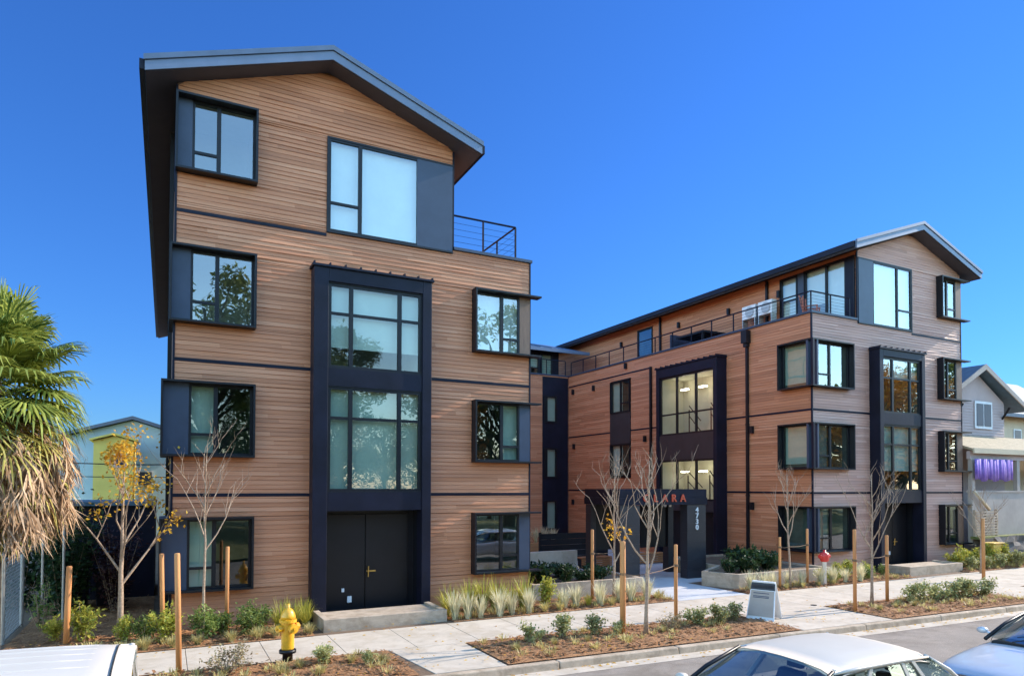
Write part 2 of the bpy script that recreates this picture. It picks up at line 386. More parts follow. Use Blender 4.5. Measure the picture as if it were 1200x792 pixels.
def bay(par, F, u0, u1, ztop, proj, rows, mulls, jl, jr, zbase, glass='glass', blind=(), doors=None, room='room', lamp=None, rail=None, low=True, dside=None):
    """projecting dark bay: surround jambs to the ground, header with ribbed cap, windows, spandrels, door recess"""
    s = MB()
    s.box(F, u0, u0 + jl, 0, proj, zbase, ztop); s.box(F, u1 - jr, u1, 0, proj, zbase, ztop)
    hd = rows[0][1]
    s.box(F, u0 + jl, u1 - jr, 0, proj - .002, hd, ztop)
    root = s.build('bay', M['navy'], par, bevel=.012)
    c = MB(); c.box(F, u0 - .05, u1 + .05, -.02, proj + .06, ztop + .002, ztop + .06)
    n = int((u1 - u0) / .38)
    for i in range(n + 1):
        u = u0 + (u1 - u0) * i / n
        c.box(F, u - .018, u + .018, -.01, proj + .05, ztop + .062, ztop + .12)
    c.build('bay_cap', M['navy'], root)
    F2 = lambda u, o, z: F(u, o + proj - .13, z)
    for i, (z0, z1, zb) in enumerate(rows):
        nm = len(mulls) + 1
        window(par, F2, u0 + jl, u1 - jr, z0, z1, .07, mulls, [(k, zb) for k in range(nm)] if zb else [], (), 'LRTB', (0, 0),
               blind[i] if i < len(blind) else None, room, glass, .06, 1.5, .03, 'bay_window', lamp[i] if lamp else None, None, 'panel', rail[i] if rail else None)
        nz = rows[i + 1][1] if i + 1 < len(rows) else z0 - .5
        p = MB(); p.box(F, u0 + jl, u1 - jr, 0, proj - .04, nz, z0)
        for k in range(1, 4):
            pass
        p.build('spandrel', M['navy' if not dside else 'char'], root)
    zl = rows[-1][0] - .5
    if doors:
        d = MB(); d.box(F, u0 + jl, u1 - jr, -.35, -.30, zbase, zl); d.box(F, u0 + jl, u1 - jr, -.30, proj - .05, zbase, zbase + .08)
        d.box(F, u0 + jl - .04, u0 + jl, -.3, 0, zbase, zl); d.box(F, u1 - jr, u1 - jr + .04, -.3, 0, zbase, zl)
        d.box(F, u0 + jl, u1 - jr, -.3, 0, zl, zl + .03)
        d.build('door_recess', M['black'], root)
        for (a, b) in doors:
            e = MB(); e.box(F, a, b, -.29, -.24, zbase + .1, zl - .12)
            dl = e.build('door', M['door'], par, bevel=.01)
            if b == doors[-1][1]:
                h = MB(); h.tube([F(a + .07, -.2, zbase + 1.0), F(a + .07, -.18, zbase + 1.3)], .02, 8); h.tube([F(a + .07, -.24, zbase + 1.03), F(a + .07, -.18, zbase + 1.03)], .015, 6); h.box(F, a + .03, a + .28, -.238, -.2, zbase + 1.14, zbase + 1.18)
                h.build('door_handle', M['brass'], dl)
    return root

def band(par, F, u0, u1, z, holes, h=.085, o=.03):
    mb = MB(); iv = [(u0, u1)]
    for q in holes:
        if q[2] < z < q[3]:
            nv = []
            for a, b in iv:
                if q[1] <= a or q[0] >= b: nv.append((a, b)); continue
                if q[0] > a: nv.append((a, q[0]))
                if q[1] < b: nv.append((q[1], b))
            iv = nv
    for a, b in iv: mb = MB(); mb.box(F, a, b, 0, o, z - h / 2, z + h / 2); mb.build('trim_band', M['navy'], par)

def railing(par, pts, z0, z1, spacing=1.35, name='railing', post=.045):
    r = MB(); pts = [Vector(p) for p in pts]
    posts = []
    for a, b in zip(pts, pts[1:]):
        n = max(1, round((b - a).length / spacing))
        for i in range(n + 1):
            p = a.lerp(b, i / n)
            if not posts or (p - posts[-1]).length > .05: posts.append(p)
        r.tube([(a.x, a.y, z1), (b.x, b.y, z1)], .03, 6)
        for k in range(5):
            zz = z0 + .12 + (z1 - z0 - .15) * k / 5
            r.tube([(a.x, a.y, zz), (b.x, b.y, zz)], .006, 4)
    root = r.build(name, M['navy'], par)
    for p in posts:
        q = MB(); q.box(WF, p.x - post / 2, p.x + post / 2, p.y - post / 2, p.y + post / 2, z0 - .05, z1 - .02); q.build('post', M['navy'], root)
    return root

def gable_roof(par, xl, xr, xm, ze, zr, y0, y1, th=.30, name='roof'):
    """roof shell with overhangs: eaves at xl/xr (top ze), ridge xm (top zr)"""
    r = MB()
    sec = [(xl, ze), (xm, zr), (xr, ze)]
    t1 = [(x, y0, z) for x, z in sec]; t2 = [(x, y1, z) for x, z in sec]
    b1 = [(x, y0, z - th) for x, z in sec]; b2 = [(x, y1, z - th) for x, z in sec]
    r.add(t1 + t2 + b1 + b2, [(0, 1, 4, 3), (1, 2, 5, 4), (6, 9, 10, 7), (7, 10, 11, 8), (0, 6, 7, 1), (1, 7, 8, 2), (3, 4, 10, 9), (4, 5, 11, 10), (0, 3, 9, 6), (2, 8, 11, 5)])
    for (xa, za), (xb, zb) in ((sec[0], sec[1]), (sec[1], sec[2])):
        for i in range(1, 12):
            t = i / 12; x = xa + (xb - xa) * t; z = za + (zb - za) * t
            r.box(WF, x - .015, x + .015, y0 + .02, y1 - .02, z - .02, z + .035)
    root = r.build(name, M['roofmetal'], par)
    f = MB()
    for (a, b) in (((xl, ze), (xm, zr)), ((xm, zr), (xr, ze))):
        sg = 1
        f.hexa([(a[0], y0 - .035, a[1] - th - .03), (b[0], y0 - .035, b[1] - th - .03), (b[0], y0 - .003, b[1] - th - .03), (a[0], y0 - .003, a[1] - th - .03),
                (a[0], y0 - .035, a[1] - .1), (b[0], y0 - .035, b[1] - .1), (b[0], y0 - .003, b[1] - .1), (a[0], y0 - .003, a[1] - .1)])
    f.build('fascia', M['fascia'], root)
    d = MB()
    for (a, b) in (((xl - .03, ze), (xm, zr + .01)), ((xm, zr + .01), (xr + .03, ze))):
        d.hexa([(a[0], y0 - .075, a[1] - .1), (b[0], y0 - .075, b[1] - .1), (b[0], y0 - .003, b[1] - .1), (a[0], y0 - .003, a[1] - .1),
                (a[0], y0 - .075, a[1] + .03), (b[0], y0 - .075, b[1] + .03), (b[0], y0 - .003, b[1] + .03), (a[0], y0 - .003, a[1] + .03)])
    d.build('drip_edge', M['roofmetal'], root)
    so = MB(); e = .012
    so.hexa([(xl + .02, y0 + .02, ze - th - e - .02), (xm, y0 + .02, zr - th - e - .02), (xm, y1, zr - th - e - .02), (xl + .02, y1, ze - th - e - .02),
             (xl + .02, y0 + .02, ze - th - e), (xm, y0 + .02, zr - th - e), (xm, y1, zr - th - e), (xl + .02, y1, ze - th - e)])
    so.hexa([(xm, y0 + .02, zr - th - e - .02), (xr - .02, y0 + .02, ze - th - e - .02), (xr - .02, y1, ze - th - e - .02), (xm, y1, zr - th - e - .02),
             (xm, y0 + .02, zr - th - e), (xr - .02, y0 + .02, ze - th - e), (xr - .02, y1, ze - th - e), (xm, y1, zr - th - e)])
    so.build('soffit', M['soffitgrey'], root)
    for x, s in ((xl, -1), (xr, 1)):
        g = MB(); xa, xb = sorted((x + s * .004, x + s * .12)); g.box(WF, xa, xb, y0 + .05, y1, ze - .27, ze - .03); g.build('gutter', M['navy'], root)
    return root

def downspout(par, F, u, z0, z1, kick=True):
    d = MB()
    if kick: d.box(F, u - .16, u + .16, .03, .30, z1 - .55, z1); d.box(F, u - .10, u + .10, .035, .22, z1 - .72, z1 - .552)
    d.box(F, u - .055, u + .055, .035, .14, z0, z1 - (.722 if kick else 0))
    for zz in (z0 + (z1 - z0) * .3, z0 + (z1 - z0) * .6): d.box(F, u - .075, u + .075, .03, .15, zz, zz + .05)
    d.build('downspout', M['black'], par)
def sconce(par, F, u, z):
    d = MB(); d.box(F, u - .07, u + .07, .03, .16, z - .16, z + .16); d.build('wall_lamp', M['black'], par)

GZ = -.25
# ------------------------------------------------------------------ LEFT BLOCK
LB = thing('apartment_block', 'tall brown wood-clad apartment block nearest the palm, gable roof and rooftop terrace', 'building', (5, 10, GZ), world=True)
F0 = FX(0); W1 = 9.95; TW = 7.35; YB = 32
WL = [(.68, 2.5), (4.0, 5.86), (7.3, 9.2), (11.05, 12.95)]
BL = (3.27, 6.55)
holes = [(-.3, 1.87, *WL[i]) for i in range(4)] + [(7.98, W1 + .1, *WL[i]) for i in range(3)] + [(BL[0], BL[1], -.3, 9.1), (3.66, TW, 10.17, 12.8)]
clipL = lambda z: (-1, 99) if z < 13.27 else ((z - 13.27) / .352, TW - (z - 13.27) / .352)
w = MB(); siding(w, F0, .02, W1 - .02, -.25, 10.28, holes); siding(w, F0, .02, TW - .02, 10.28, 14.5, holes, clipL)
w.build('wall', M['wood'], LB)
b = MB(); backing(b, F0, 0, W1, -.3, 10.28, holes); backing(b, F0, 0, TW, 10.28, 13.27, holes)
b.poly([F0(0, -.004, 13.27), F0(TW, -.004, 13.27), F0(TW / 2, -.004, 14.56)])
b.quad((0, 0, -.3), (0, YB, -.3), (0, YB, 13.3), (0, 0, 13.3)); b.quad((0, YB, -.3), (W1, YB, -.3), (W1, YB, 10.28), (0, YB, 10.28))
b.quad((W1, 0, -.3), (W1, YB, -.3), (W1, YB, 10.28), (W1, 0, 10.28)); b.poly([(0, YB, 10.28), (TW, YB, 10.28), (TW, YB, 13.27), (TW / 2, YB, 14.56), (0, YB, 13.27)])
b.build('sheathing', M['sheath'], LB)
s2 = MB(); FXR = lambda u, o, z: (TW + o, u, z); siding(s2, FXR, .02, YB, 10.28, 13.27, []); s2.build('side_wall', M['wood'], LB)
FXR1 = lambda u, o, z: (W1 + o, u, z)
s2 = MB(); siding(s2, FXR1, .02, YB, -.25, 10.28, [], None, 2.0); s2.build('side_wall', M['wood'], LB)
fl = MB(); fl.box(WF, TW + .02, W1 - .01, .01, YB - .02, 10.0, 10.27); fl.build('terrace_deck', M['char'], LB)
pc = MB(); pc.box(WF, TW + .03, W1 + .07, -.07, .2, 10.285, 10.37); pc.box(WF, W1 - .2, W1 + .07, .203, YB, 10.285, 10.37); pc.build('parapet_cap', M['panel'], LB)
for z in (3.05, 6.4): band(LB, F0, -.02, W1, z, holes)
band(LB, F0, -.02, 3.66, 10.1, holes)
ct = MB(); ct.box(WF, -.03, .0195, -.035, .1, -.25, 13.2); ct.build('corner_trim', M['navy'], LB)
ct = MB(); ct.box(WF, W1 - .0195, W1 + .03, -.035, .1, -.25, 10.28); ct.build('corner_trim', M['navy'], LB)
ct = MB(); ct.box(WF, TW - .0195, TW + .03, -.035, .1, 10.37, 13.2); ct.build('corner_trim', M['navy'], LB)
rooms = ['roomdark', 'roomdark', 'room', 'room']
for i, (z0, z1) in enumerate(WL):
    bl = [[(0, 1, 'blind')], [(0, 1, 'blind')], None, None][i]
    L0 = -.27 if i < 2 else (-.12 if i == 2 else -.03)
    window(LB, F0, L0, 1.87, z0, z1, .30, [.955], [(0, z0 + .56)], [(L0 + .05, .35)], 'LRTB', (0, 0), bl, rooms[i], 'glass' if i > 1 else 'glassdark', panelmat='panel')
    sb = MB(); sb.box(WF, L0 - .001, -.006, .002, 1.35, z0 + .01, z1 - .01); sb.build('side_box', M['navy'], LB)
for i in range(3):
    z0, z1 = WL[i]
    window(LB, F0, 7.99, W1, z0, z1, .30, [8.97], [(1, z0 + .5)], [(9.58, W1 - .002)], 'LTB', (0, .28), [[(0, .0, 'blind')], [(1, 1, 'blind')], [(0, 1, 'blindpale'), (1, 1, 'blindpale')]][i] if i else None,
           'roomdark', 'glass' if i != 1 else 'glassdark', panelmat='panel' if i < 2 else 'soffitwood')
window(LB, F0, 3.66, TW - .01, 10.17, 12.8, .06, [4.57], [(0, 11.0)], [(6.22, TW - .03)], 'LTB', (0, 0), [(0, 1, 'blindpale'), (1, 1, 'blindpale')], 'room')
BR = [(6.42, 8.72, 7.9), (3.12, 5.95, 5.1)]
blr = [[(0, .75, 'blindpale'), (1, .75, 'blindpale'), (2, .75, 'blindpale')], [(0, 1, 'blind'), (1, 1, 'blind'), (2, 1, 'blind')]]
bay(LB, F0, BL[0], BL[1], 9.08, .45, BR, [4.27, 5.63], .38, .27, GZ, 'glassdark', blr, [(3.75, 4.85), (4.87, 6.1)])
for (px, pz, s) in ((4.24, .42, .05), (4.42, .16, .085)):
    d = MB(); d.box(F0, px - s * .7, px + s * .7, -.24, -.2, pz - s, pz + s); d.build('wall_box', M['white'], LB)
gable_roof(LB, -.70, 8.02, 3.67, 13.37, 14.9, -.6, YB, .30)
railing(LB, [(TW + .05, .4, 0), (9.66, .4, 0), (9.66, 30, 0)], 10.4, 11.5)
downspout(LB, lambda u, o, z: (0 - o, u, z), 2.2, -.25, 13.0, False)

# ------------------------------------------------------------------ RIGHT BLOCK
RB = thing('apartment_block', 'lower-looking wood-clad apartment block on the right with black courtyard bay and street gable', 'building', (28, 10, GZ), world=True)
X2, X4, X3 = 22.85, 25.65, 33.05
G0 = FY(X2); H0 = FY(X4); BRr = (26.38, 29.49)
holes = [(X2 - .1, 25.07, *WL[i]) for i in range(3)] + [(31.18, X3 + .1, *WL[i]) for i in range(4)] + [(BRr[0], BRr[1], -.3, 9.12), (X4, 29.33, 10.17, 12.98)]
clipR = lambda z: (-1, 99) if z < 13.27 else (X4 + (z - 13.27) / .352, X3 - (z - 13.27) / .352)
w = MB(); siding(w, F0, X2 + .02, X3 - .02, -.25, 10.28, holes); siding(w, F0, X4 + .02, X3 - .02, 10.28, 14.5, holes, clipR)
w.build('wall', M['wood_grey_lit'], RB)
gh = [(-.1, 1.47, *WL[i]) for i in range(3)] + [(4.6, 8.87, -.3, 9.28), (11.8, 13.72, 3.75, 9.35)]
w = MB(); siding(w, G0, .02, 18.3, -.25, 10.28, gh); w.build('side_wall', M['wood'], RB)
hh = [(.06, 3.95, 10.3, 13.08), (13.35, 14.8, 10.3, 12.87)]
w = MB(); siding(w, H0, .02, YB, 10.28, 13.27, hh); w.build('side_wall', M['wood'], RB)
b = MB(); backing(b, F0, X2, X3, -.3, 10.28, holes); backing(b, F0, X4, X3, 10.28, 13.27, holes); b.poly([F0(X4, -.004, 13.27), F0(X3, -.004, 13.27), F0((X4 + X3) / 2, -.004, 14.56)])
backing(b, G0, 0, YB, -.3, 10.28, gh); backing(b, H0, 0, YB, 10.28, 13.27, hh)
b.quad((X3, 0, -.3), (X3, YB, -.3), (X3, YB, 13.27), (X3, 0, 13.27)); b.quad((X2, YB, -.3), (X3, YB, -.3), (X3, YB, 13.27), (X2, YB, 13.27))
b.build('sheathing', M['sheath'], RB)
fl = MB(); fl.box(WF, X2 + .02, X4 - .02, .02, YB, 10.0, 10.27); fl.build('terrace_deck', M['char'], RB)
pc = MB(); pc.box(WF, X2 - .07, X4 - .03, -.07, .2, 10.285, 10.37); pc.box(WF, X2 - .07, X2 + .2, .203, YB, 10.285, 10.37); pc.build('parapet_cap', M['panel'], RB)
for z in (3.05, 6.4): band(RB, F0, X2, X3 + .02, z, holes)
band(RB, F0, 29.33, X3 + .02, 10.1, holes)
for z in (3.05, 6.4): band(RB, G0, 0, 18.3, z, gh)
band(RB, G0, 10.0, 18.3, 9.62, [])
for (x, z1) in ((X2, 10.28), (X3, 13.2), (X4, 13.2)):
    ct = MB(); ct.box(WF, x - .03, x + .0195, -.035, .035, -.25 if x != X4 else 10.37, z1); ct.build('corner_trim', M['navy'], RB)
for i in range(3):
    z0, z1 = WL[i]
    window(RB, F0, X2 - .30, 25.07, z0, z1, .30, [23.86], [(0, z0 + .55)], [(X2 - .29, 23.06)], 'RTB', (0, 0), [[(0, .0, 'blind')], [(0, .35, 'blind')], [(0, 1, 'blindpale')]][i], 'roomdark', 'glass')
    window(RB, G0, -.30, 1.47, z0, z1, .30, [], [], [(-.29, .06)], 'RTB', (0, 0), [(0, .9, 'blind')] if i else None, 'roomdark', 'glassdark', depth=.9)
    cp = MB(); cp.box(WF, X2 - .302, X2 - .2, -.302, -.2, z0 + .051, z1 - .051); cp.build('corner_post', M['navy'], RB)
for i in range(4):
    z0, z1 = WL[i]
    window(RB, F0, 31.2, X3, z0, z1, .30, [31.95], [(1, z0 + .5)], [(32.62, X3 - .002)], 'LTB', (0, .30), [(0, 1, 'blindpale')] if i == 3 else None, 'roomdark', 'glass', panelmat='soffitwood')
window(RB, F0, X4 + .03, 29.33, 10.17, 12.98, .06, [28.3], [(1, 11.05)], [(X4 + .05, 26.65)], 'RTB', (0, 0), [(0, 1, 'blindpale'), (1, 1, 'blindpale')], 'room')
bay(RB, F0, BRr[0], BRr[1], 9.1, .5, [(6.42, 8.8, 7.92), (3.12, 5.95, 5.1)], [27.35, 28.55], .25, .22, GZ, 'glass',
    [[(1, .35, 'blind'), (2, .35, 'blind')], [(0, .7, 'blind'), (1, .7, 'blind'), (2, .7, 'blind')]], [(27.2, 28.2), (28.22, 29.2)], 'roomdark')
d = MB(); d.box(F0, 27.9, 28.0, -.24, -.2, .35, .5); d.build('wall_box', M['white'], RB)
bay(RB, G0, 4.6, 8.87, 9.25, .65, [(5.84, 8.78, 6.88), (2.62, 4.6, None)], [6.05, 7.4], .22, .22, GZ, 'glassclear', (), None, 'roomwarm', [[8.0, 6.7, 5.3], [8.0, 6.7, 5.3]],
    [[(5.0, 5.6), (6.3, 7.1)], [(5.0, 5.7), (6.2, 7.2)]], dside=True)
d = MB(); d.box(G0, 4.82, 8.65, -.05, .3, GZ, 2.1); d.build('entry_wall', M['black'], RB)
# window stack on the courtyard side
window(RB, G0, 11.85, 13.7, 7.45, 9.3, .10, [12.75], [(0, 8.0)], (), 'LRTB', (0, 0), [(1, 1, 'blind')], 'roomdark', 'glassdark')
window(RB, G0, 11.85, 13.7, 3.8, 5.7, .10, [12.75], [(0, 4.35)], (), 'LRTB', (0, 0), [(1, 1, 'blindpale')], 'roomdark', 'glassdark')
d = MB(); d.box(G0, 11.82, 13.72, 0, .07, 5.702, 7.448); d.build('spandrel', M['char'], RB)
# top floor glazing behind the terrace
window(RB, H0, .06, 2.6, 10.32, 13.08, .08, [1.45], [], [(.1, .5)], 'LRTB', (0, 0), [(0, 1, 'blindpale'), (1, .6, 'blindpale')], 'room', panelmat='navy')
window(RB, H0, 2.95, 3.95, 11.1, 13.05, .08, [], [(0, 11.95)], (), 'LRTB', (0, 0), [(0, 1, 'blindpale')], 'room', 'glass')
d = MB(); d.box(H0, 2.602, 2.948, -.02, .05, 10.3, 13.06); d.box(H0, 2.95, 3.94, -.02, .05, 10.3, 11.095); d.build('side_panel', M['panel'], RB)
window(RB, H0, 13.35, 14.8, 10.32, 12.85, .06, [], [], (), 'LRTB', (0, 0), None, 'roomdark', 'glass', name='terrace_door')
gable_roof(RB, 24.80, 33.70, 29.30, 13.36, 14.9, -.6, YB, .30)
railing(RB, [(25.3, .1, 0), (X2 + .1, .1, 0), (X2 + .1, 18.2, 0)], 10.4, 11.2)
downspout(RB, G0, 3.3, -.25, 10.2); downspout(RB, G0, 10.0, 3.2, 9.66, False)
downspout(RB, H0, 4.7, 10.3, 13.2, False); downspout(RB, H0, 12.6, 10.3, 13.2, False)
for u, z in ((3.05, 5.8), (3.05, 2.45), (17.7, 9.25), (15.4, 9.2), (10.5, 5.85), (17.6, 5.8), (17.7, 2.3)): sconce(RB, G0, u, z)
for u, z in ((4.0, 12.4), (7.2, 12.3), (11.0, 12.4), (16.4, 12.3)): sconce(RB, H0, u, z)
sconce(RB, G0, 12.2, 10.05)

# ------------------------------------------------------------------ REAR CONNECTING BLOCK
CB = thing('apartment_block', 'recessed rear apartment wing joining the two gabled blocks across the courtyard', 'building', (16, 20, GZ), world=True)
YR = 18.35; R0 = FX(YR); xa, xb = W1 + .04, X2 - .02
rw = [(.55, 2.4), (3.8, 5.7), (7.3, 9.0)]
dk = (20.9, 22.8)
rh = [(dk[0], dk[1], -.3, 10.2)]
w = MB(); siding(w, R0, xa, xb, -.25, 10.28, rh, None, 1.2); w.build('wall', M['wood'], CB)
b = MB(); backing(b, R0, xa, xb, -.3, 10.28, rh); b.build('sheathing', M['sheath'], CB); b = MB(); b.quad((xa, YR + 8, 0), (xb, YR + 8, 0), (xb, YR + 8, 12), (xa, YR + 8, 12)); b.build('rear_wall', M['navy'], CB)
p = MB(); backing(p, FX(YR), dk[0], dk[1], -.3, 10.2, [(21.0, 21.95, *r) for r in rw], .02); p.build('dark_panel', M['navy'], CB)
for r in rw: window(CB, FX(YR - .03), 21.0, 21.95, r[0], r[1], .06, [21.2], [], (), 'LRTB', (0, 0), [(1, 1, 'blind')], 'roomdark', 'glassdark')
R4 = FX(YR + 1.2)
p = MB(); backing(p, R4, xa, xb, 10.3, 12.1, [(20.6, 21.35, 10.5, 11.75), (21.45, 22.35, 10.32, 11.95)]); p.build('dark_panel', M['navy'], CB)
window(CB, R4, 20.6, 21.35, 10.5, 11.75, .05, [], [(0, 10.95)], (), 'LRTB', (0, 0), [(0, .6, 'blindpale')], 'room', 'glassdark')
window(CB, R4, 21.45, 22.35, 10.32, 11.95, .05, [], [], (), 'LRTB', (0, 0), [(0, 1, 'blind')], 'room', 'glassdark', name='terrace_door')
fl = MB(); fl.box(WF, xa, xb, YR + .02, YR + 7.9, 10.0, 10.27); fl.build('terrace_deck', M['char'], CB)
pc = MB(); pc.box(WF, xa, xb - .1, YR - .07, YR + .15, 10.285, 10.37); pc.build('parapet_cap', M['panel'], CB)
r = MB(); r.hexa([(xa, YR + .5, 11.95), (xb + 1.9, YR + .5, 11.95), (xb + 1.9, YR + 6, 13.45), (xa, YR + 6, 13.45), (xa, YR + .5, 12.15), (xb + 1.9, YR + .5, 12.15), (xb + 1.9, YR + 6, 13.65), (xa, YR + 6, 13.65)])
for i in range(16): r.hexa([(xa + i * .85 + a, y, z) for z0_ in (0, .05) for a, y, z in ((0, YR + .52, 12.15 + z0_), (.03, YR + .52, 12.15 + z0_), (.03, YR + 5.9, 13.62 + z0_), (0, YR + 5.9, 13.62 + z0_))])
rf = r.build('roof', M['roofmetal'], CB)
g = MB(); g.box(WF, xa, xb + 1.9, YR + .38, YR + .497, 11.93, 12.13); g.build('gutter', M['fascia'], rf)
railing(CB, [(xa + .1, YR + .05, 0), (xb - .2, YR + .05, 0)], 10.4, 11.3)

# ------------------------------------------------------------------ ENTRANCE PORTAL
PT = thing('entrance_portal', 'charcoal entrance portal with red lettering on its beam and white numbers on its pillar', 'portal', (16.6, 2.7, GZ), world=True)
p = MB()
for (x0, x1, y0, y1) in ((14.6, 15.5, 1.6, 2.0), (17.78, 18.72, 1.6, 2.0), (14.6, 14.85, 3.5, 3.85), (18.45, 18.72, 3.5, 3.85)):
    q = MB()
    n = 8
    for i in range(n):
        za = GZ + (2.6 - GZ) * i / n; zb_ = GZ + (2.6 - GZ) * (i + 1) / n
        q.box(WF, x0, x1, y0, y1, za, zb_ - .012)
    q.box(WF, x0 + .01, x1 - .01, y0 + .01, y1 - .01, GZ, 2.59)
    q.build('pillar', M['char'], PT)
bm = MB(); bm.box(WF, 14.56, 18.76, 1.56, 3.9, 2.602, 2.86); bm.box(WF, 14.58, 18.74, 1.58, 3.88, 2.862, 3.19)
beam = bm.build('beam', M['navy'], PT)
def text_obj(ch, size, loc, rot, m, parent, name, ext=.02):
    cu = bpy.data.curves.new(name, 'FONT'); cu.body = ch; cu.size = size; cu.extrude = ext; cu.align_x = 'CENTER'; cu.offset = .004
    to = bpy.data.objects.new(name, cu); COL.objects.link(to); bpy.context.view_layer.update()
    me = bpy.data.meshes.new_from_object(to); bpy.data.objects.remove(to)
    o = bpy.data.objects.new(name, me); COL.objects.link(o); me.materials.clear(); me.materials.append(m)
    o.parent = parent; o.rotation_euler = rot
    base = Vector((0, 0, 0)); q = parent
    while q: base += Vector(q.location); q = q.parent
    o.location = Vector(loc) - base
    return o
for i, ch in enumerate('CLARA'): text_obj(ch, .40, (15.75 + i * .44, 1.535, 2.72), (PI / 2, 0, 0), M['signred'], beam, 'letter', .025)
for i, ch in enumerate('4730'): text_obj(ch, .27, (18.25, 1.575, 2.30 - i * .225), (PI / 2, 0, 0), M['white'], PT, 'number')
for (x0, x1, z0, z1) in ((14.86, 16.2, .8, 2.6), (17.1, 18.44, .8, 2.6)):
    q = MB(); q.box(WF, x0, x1, 3.6, 3.66, z0, z1); q.build('back_panel', M['black'], PT)
for x in (17.2, 17.45):
    q = MB(); q.lathe([(.05, 2.5), (.06, 2.6)], 10, (x, 2.2, 0)); q.build('ceiling_light', M['white'], beam)

# ------------------------------------------------------------------ GROUND
near = lambda x: -4.08 - .040 * x
kb = lambda x: -6.24 - .043 * x            # back of kerb
kf = lambda x: kb(x) - .17
FAR = -2.15
def strip(name, fy0, fy1, x0, x1, z, m, n=2, kind='structure', th=None):
    mb = MB(); xs = [x0 + (x1 - x0) * i / n for i in range(n + 1)]
    for a, c in zip(xs, xs[1:]):
        if th: mb.hexa([(a, fy0(a), z - th), (c, fy0(c), z - th), (c, fy1(c), z - th), (a, fy1(a), z - th), (a, fy0(a), z), (c, fy0(c), z), (c, fy1(c), z), (a, fy1(a), z)])
        else: mb.quad((a, fy0(a), z), (c, fy0(c), z), (c, fy1(c), z), (a, fy1(a), z))
    return tag(mb.build(name, m), kind=kind)
K = lambda v: (lambda x: v)
mb = MB(); mb.quad((-600, -600, -.45), (600, -600, -.45), (600, 700, -.45), (-600, 700, -.45)); tag(mb.build('ground', M['soil']), kind='structure')
strip('road', K(-17), lambda x: kf(x) - .0, -70, 120, -.402, M['asphalt'])
strip('gutter', lambda x: kf(x) - .42, lambda x: kf(x) + .02, -70, 120, -.396, M['concrete'])
strip('far_verge', K(-60), K(-17), -100, 140, -.30, M['lawn'])
strip('yard', lambda x: kb(x) + .02, K(70), -70, 120, -.262, M['soil'], 2, 'structure')
# kerb in lengths with joints
mb = MB(); x = -20
while x < 60:
    a, c = x + .008, x + 3.0 - .008
    mb.hexa([(a, kf(a) - .03, -.45), (c, kf(c) - .03, -.45), (c, kb(c), -.45), (a, kb(a), -.45), (a, kf(a), GZ), (c, kf(c), GZ), (c, kb(c), GZ), (a, kb(a), GZ)]); x += 3.0
tag(mb.build('kerb', M['kerb'], bevel=.025), kind='structure')
# sidewalk slabs
mb = MB(); x = -21
while x < 60:
    a, c = x + .006, x + 1.52 - .006
    mb.hexa([(a, near(a), -.4), (c, near(c), -.4), (c, FAR, -.4), (a, FAR, -.4), (a, near(a), GZ), (c, near(c), GZ), (c, FAR, GZ), (a, FAR, GZ)]); x += 1.52
tag(mb.build('sidewalk', M['concrete'], bevel=.006), kind='structure')
mb = MB()
for (x0, x1) in ((4.2, 5.93), (14.0, 17.3), (24.4, 27.2)):
    for t0, t1 in ((0, .5), (.5, 1)):
        q = []
        for z in (-.4, GZ):
            for xx, t in ((x0, t0), (x1, t0), (x1, t1), (x0, t1)):
                y0, y1 = kb(xx) + .006, near(xx) - .006; t = t + (.004 if t == t0 else -.004); q.append((xx + (.25 - .25 * t if x0 == 4.2 and xx == x0 else 0), y0 + (y1 - y0) * t, z))
        mb.hexa(q)
tag(mb.build('walkway', M['concrete'], bevel=.006), kind='structure')
mb = MB()
for (x0, x1, y0, y1) in ((14.1, 17.0, -2.14, -.7), (14.1, 17.0, -.69, .8), (14.2, 18.7, .81, 4.0), (10.0, 22.8, 4.01, 8), (10, 22.8, 8.01, 12), (10, 22.8, 12.01, 18.3)):
    mb.box(WF, x0, x1, y0, y1, -.4, GZ + .002)
tag(mb.build('courtyard_paving', M['paving']), kind='structure')
def mulch_bed(name, pts_fn, x0, x1, nx, ny, z=GZ + .01, h=.05):
    mb = MB(); vs = []
    for i in range(nx + 1):
        x = x0 + (x1 - x0) * i / nx; y0, y1 = pts_fn(x)
        for j in range(ny + 1):
            t = j / ny; e = min(1, 6 * min(t, 1 - t), 6 * min(i / nx, 1 - i / nx) * nx / 8)
            vs.append((x, y0 + (y1 - y0) * t, z + e * (h * .4 + rnd.uniform(-.3, 1) * h * .6)))
    fs = [(i * (ny + 1) + j, (i + 1) * (ny + 1) + j, (i + 1) * (ny + 1) + j + 1, i * (ny + 1) + j + 1) for i in range(nx) for j in range(ny)]
    # loose bark chips lying on the bed
    mb.add(vs, fs)
    area = (x1 - x0) * 2
    for _ in range(int(area * 90)):
        i = rnd.random(); x = x0 + (x1 - x0) * i; y0, y1 = pts_fn(x); y = y0 + (y1 - y0) * rnd.uniform(.04, .96)
        l, ww, a = rnd.uniform(.03, .09), rnd.uniform(.012, .03), rnd.uniform(0, PI); zz = z + rnd.uniform(.02, .06)
        ca, sa = math.cos(a), math.sin(a); t = rnd.uniform(-.02, .03)
        mb.add([(x - ca * l - sa * ww, y - sa * l + ca * ww, zz), (x - ca * l + sa * ww, y - sa * l - ca * ww, zz + .008), (x + ca * l + sa * ww, y + sa * l - ca * ww, zz + t), (x + ca * l - sa * ww, y + sa * l + ca * ww, zz + t + .01)], [(0, 1, 2, 3)])
    return tag(mb.build(name, M['mulch']), kind='structure')
PK = lambda x: (kb(x) + .03, near(x) - .02)
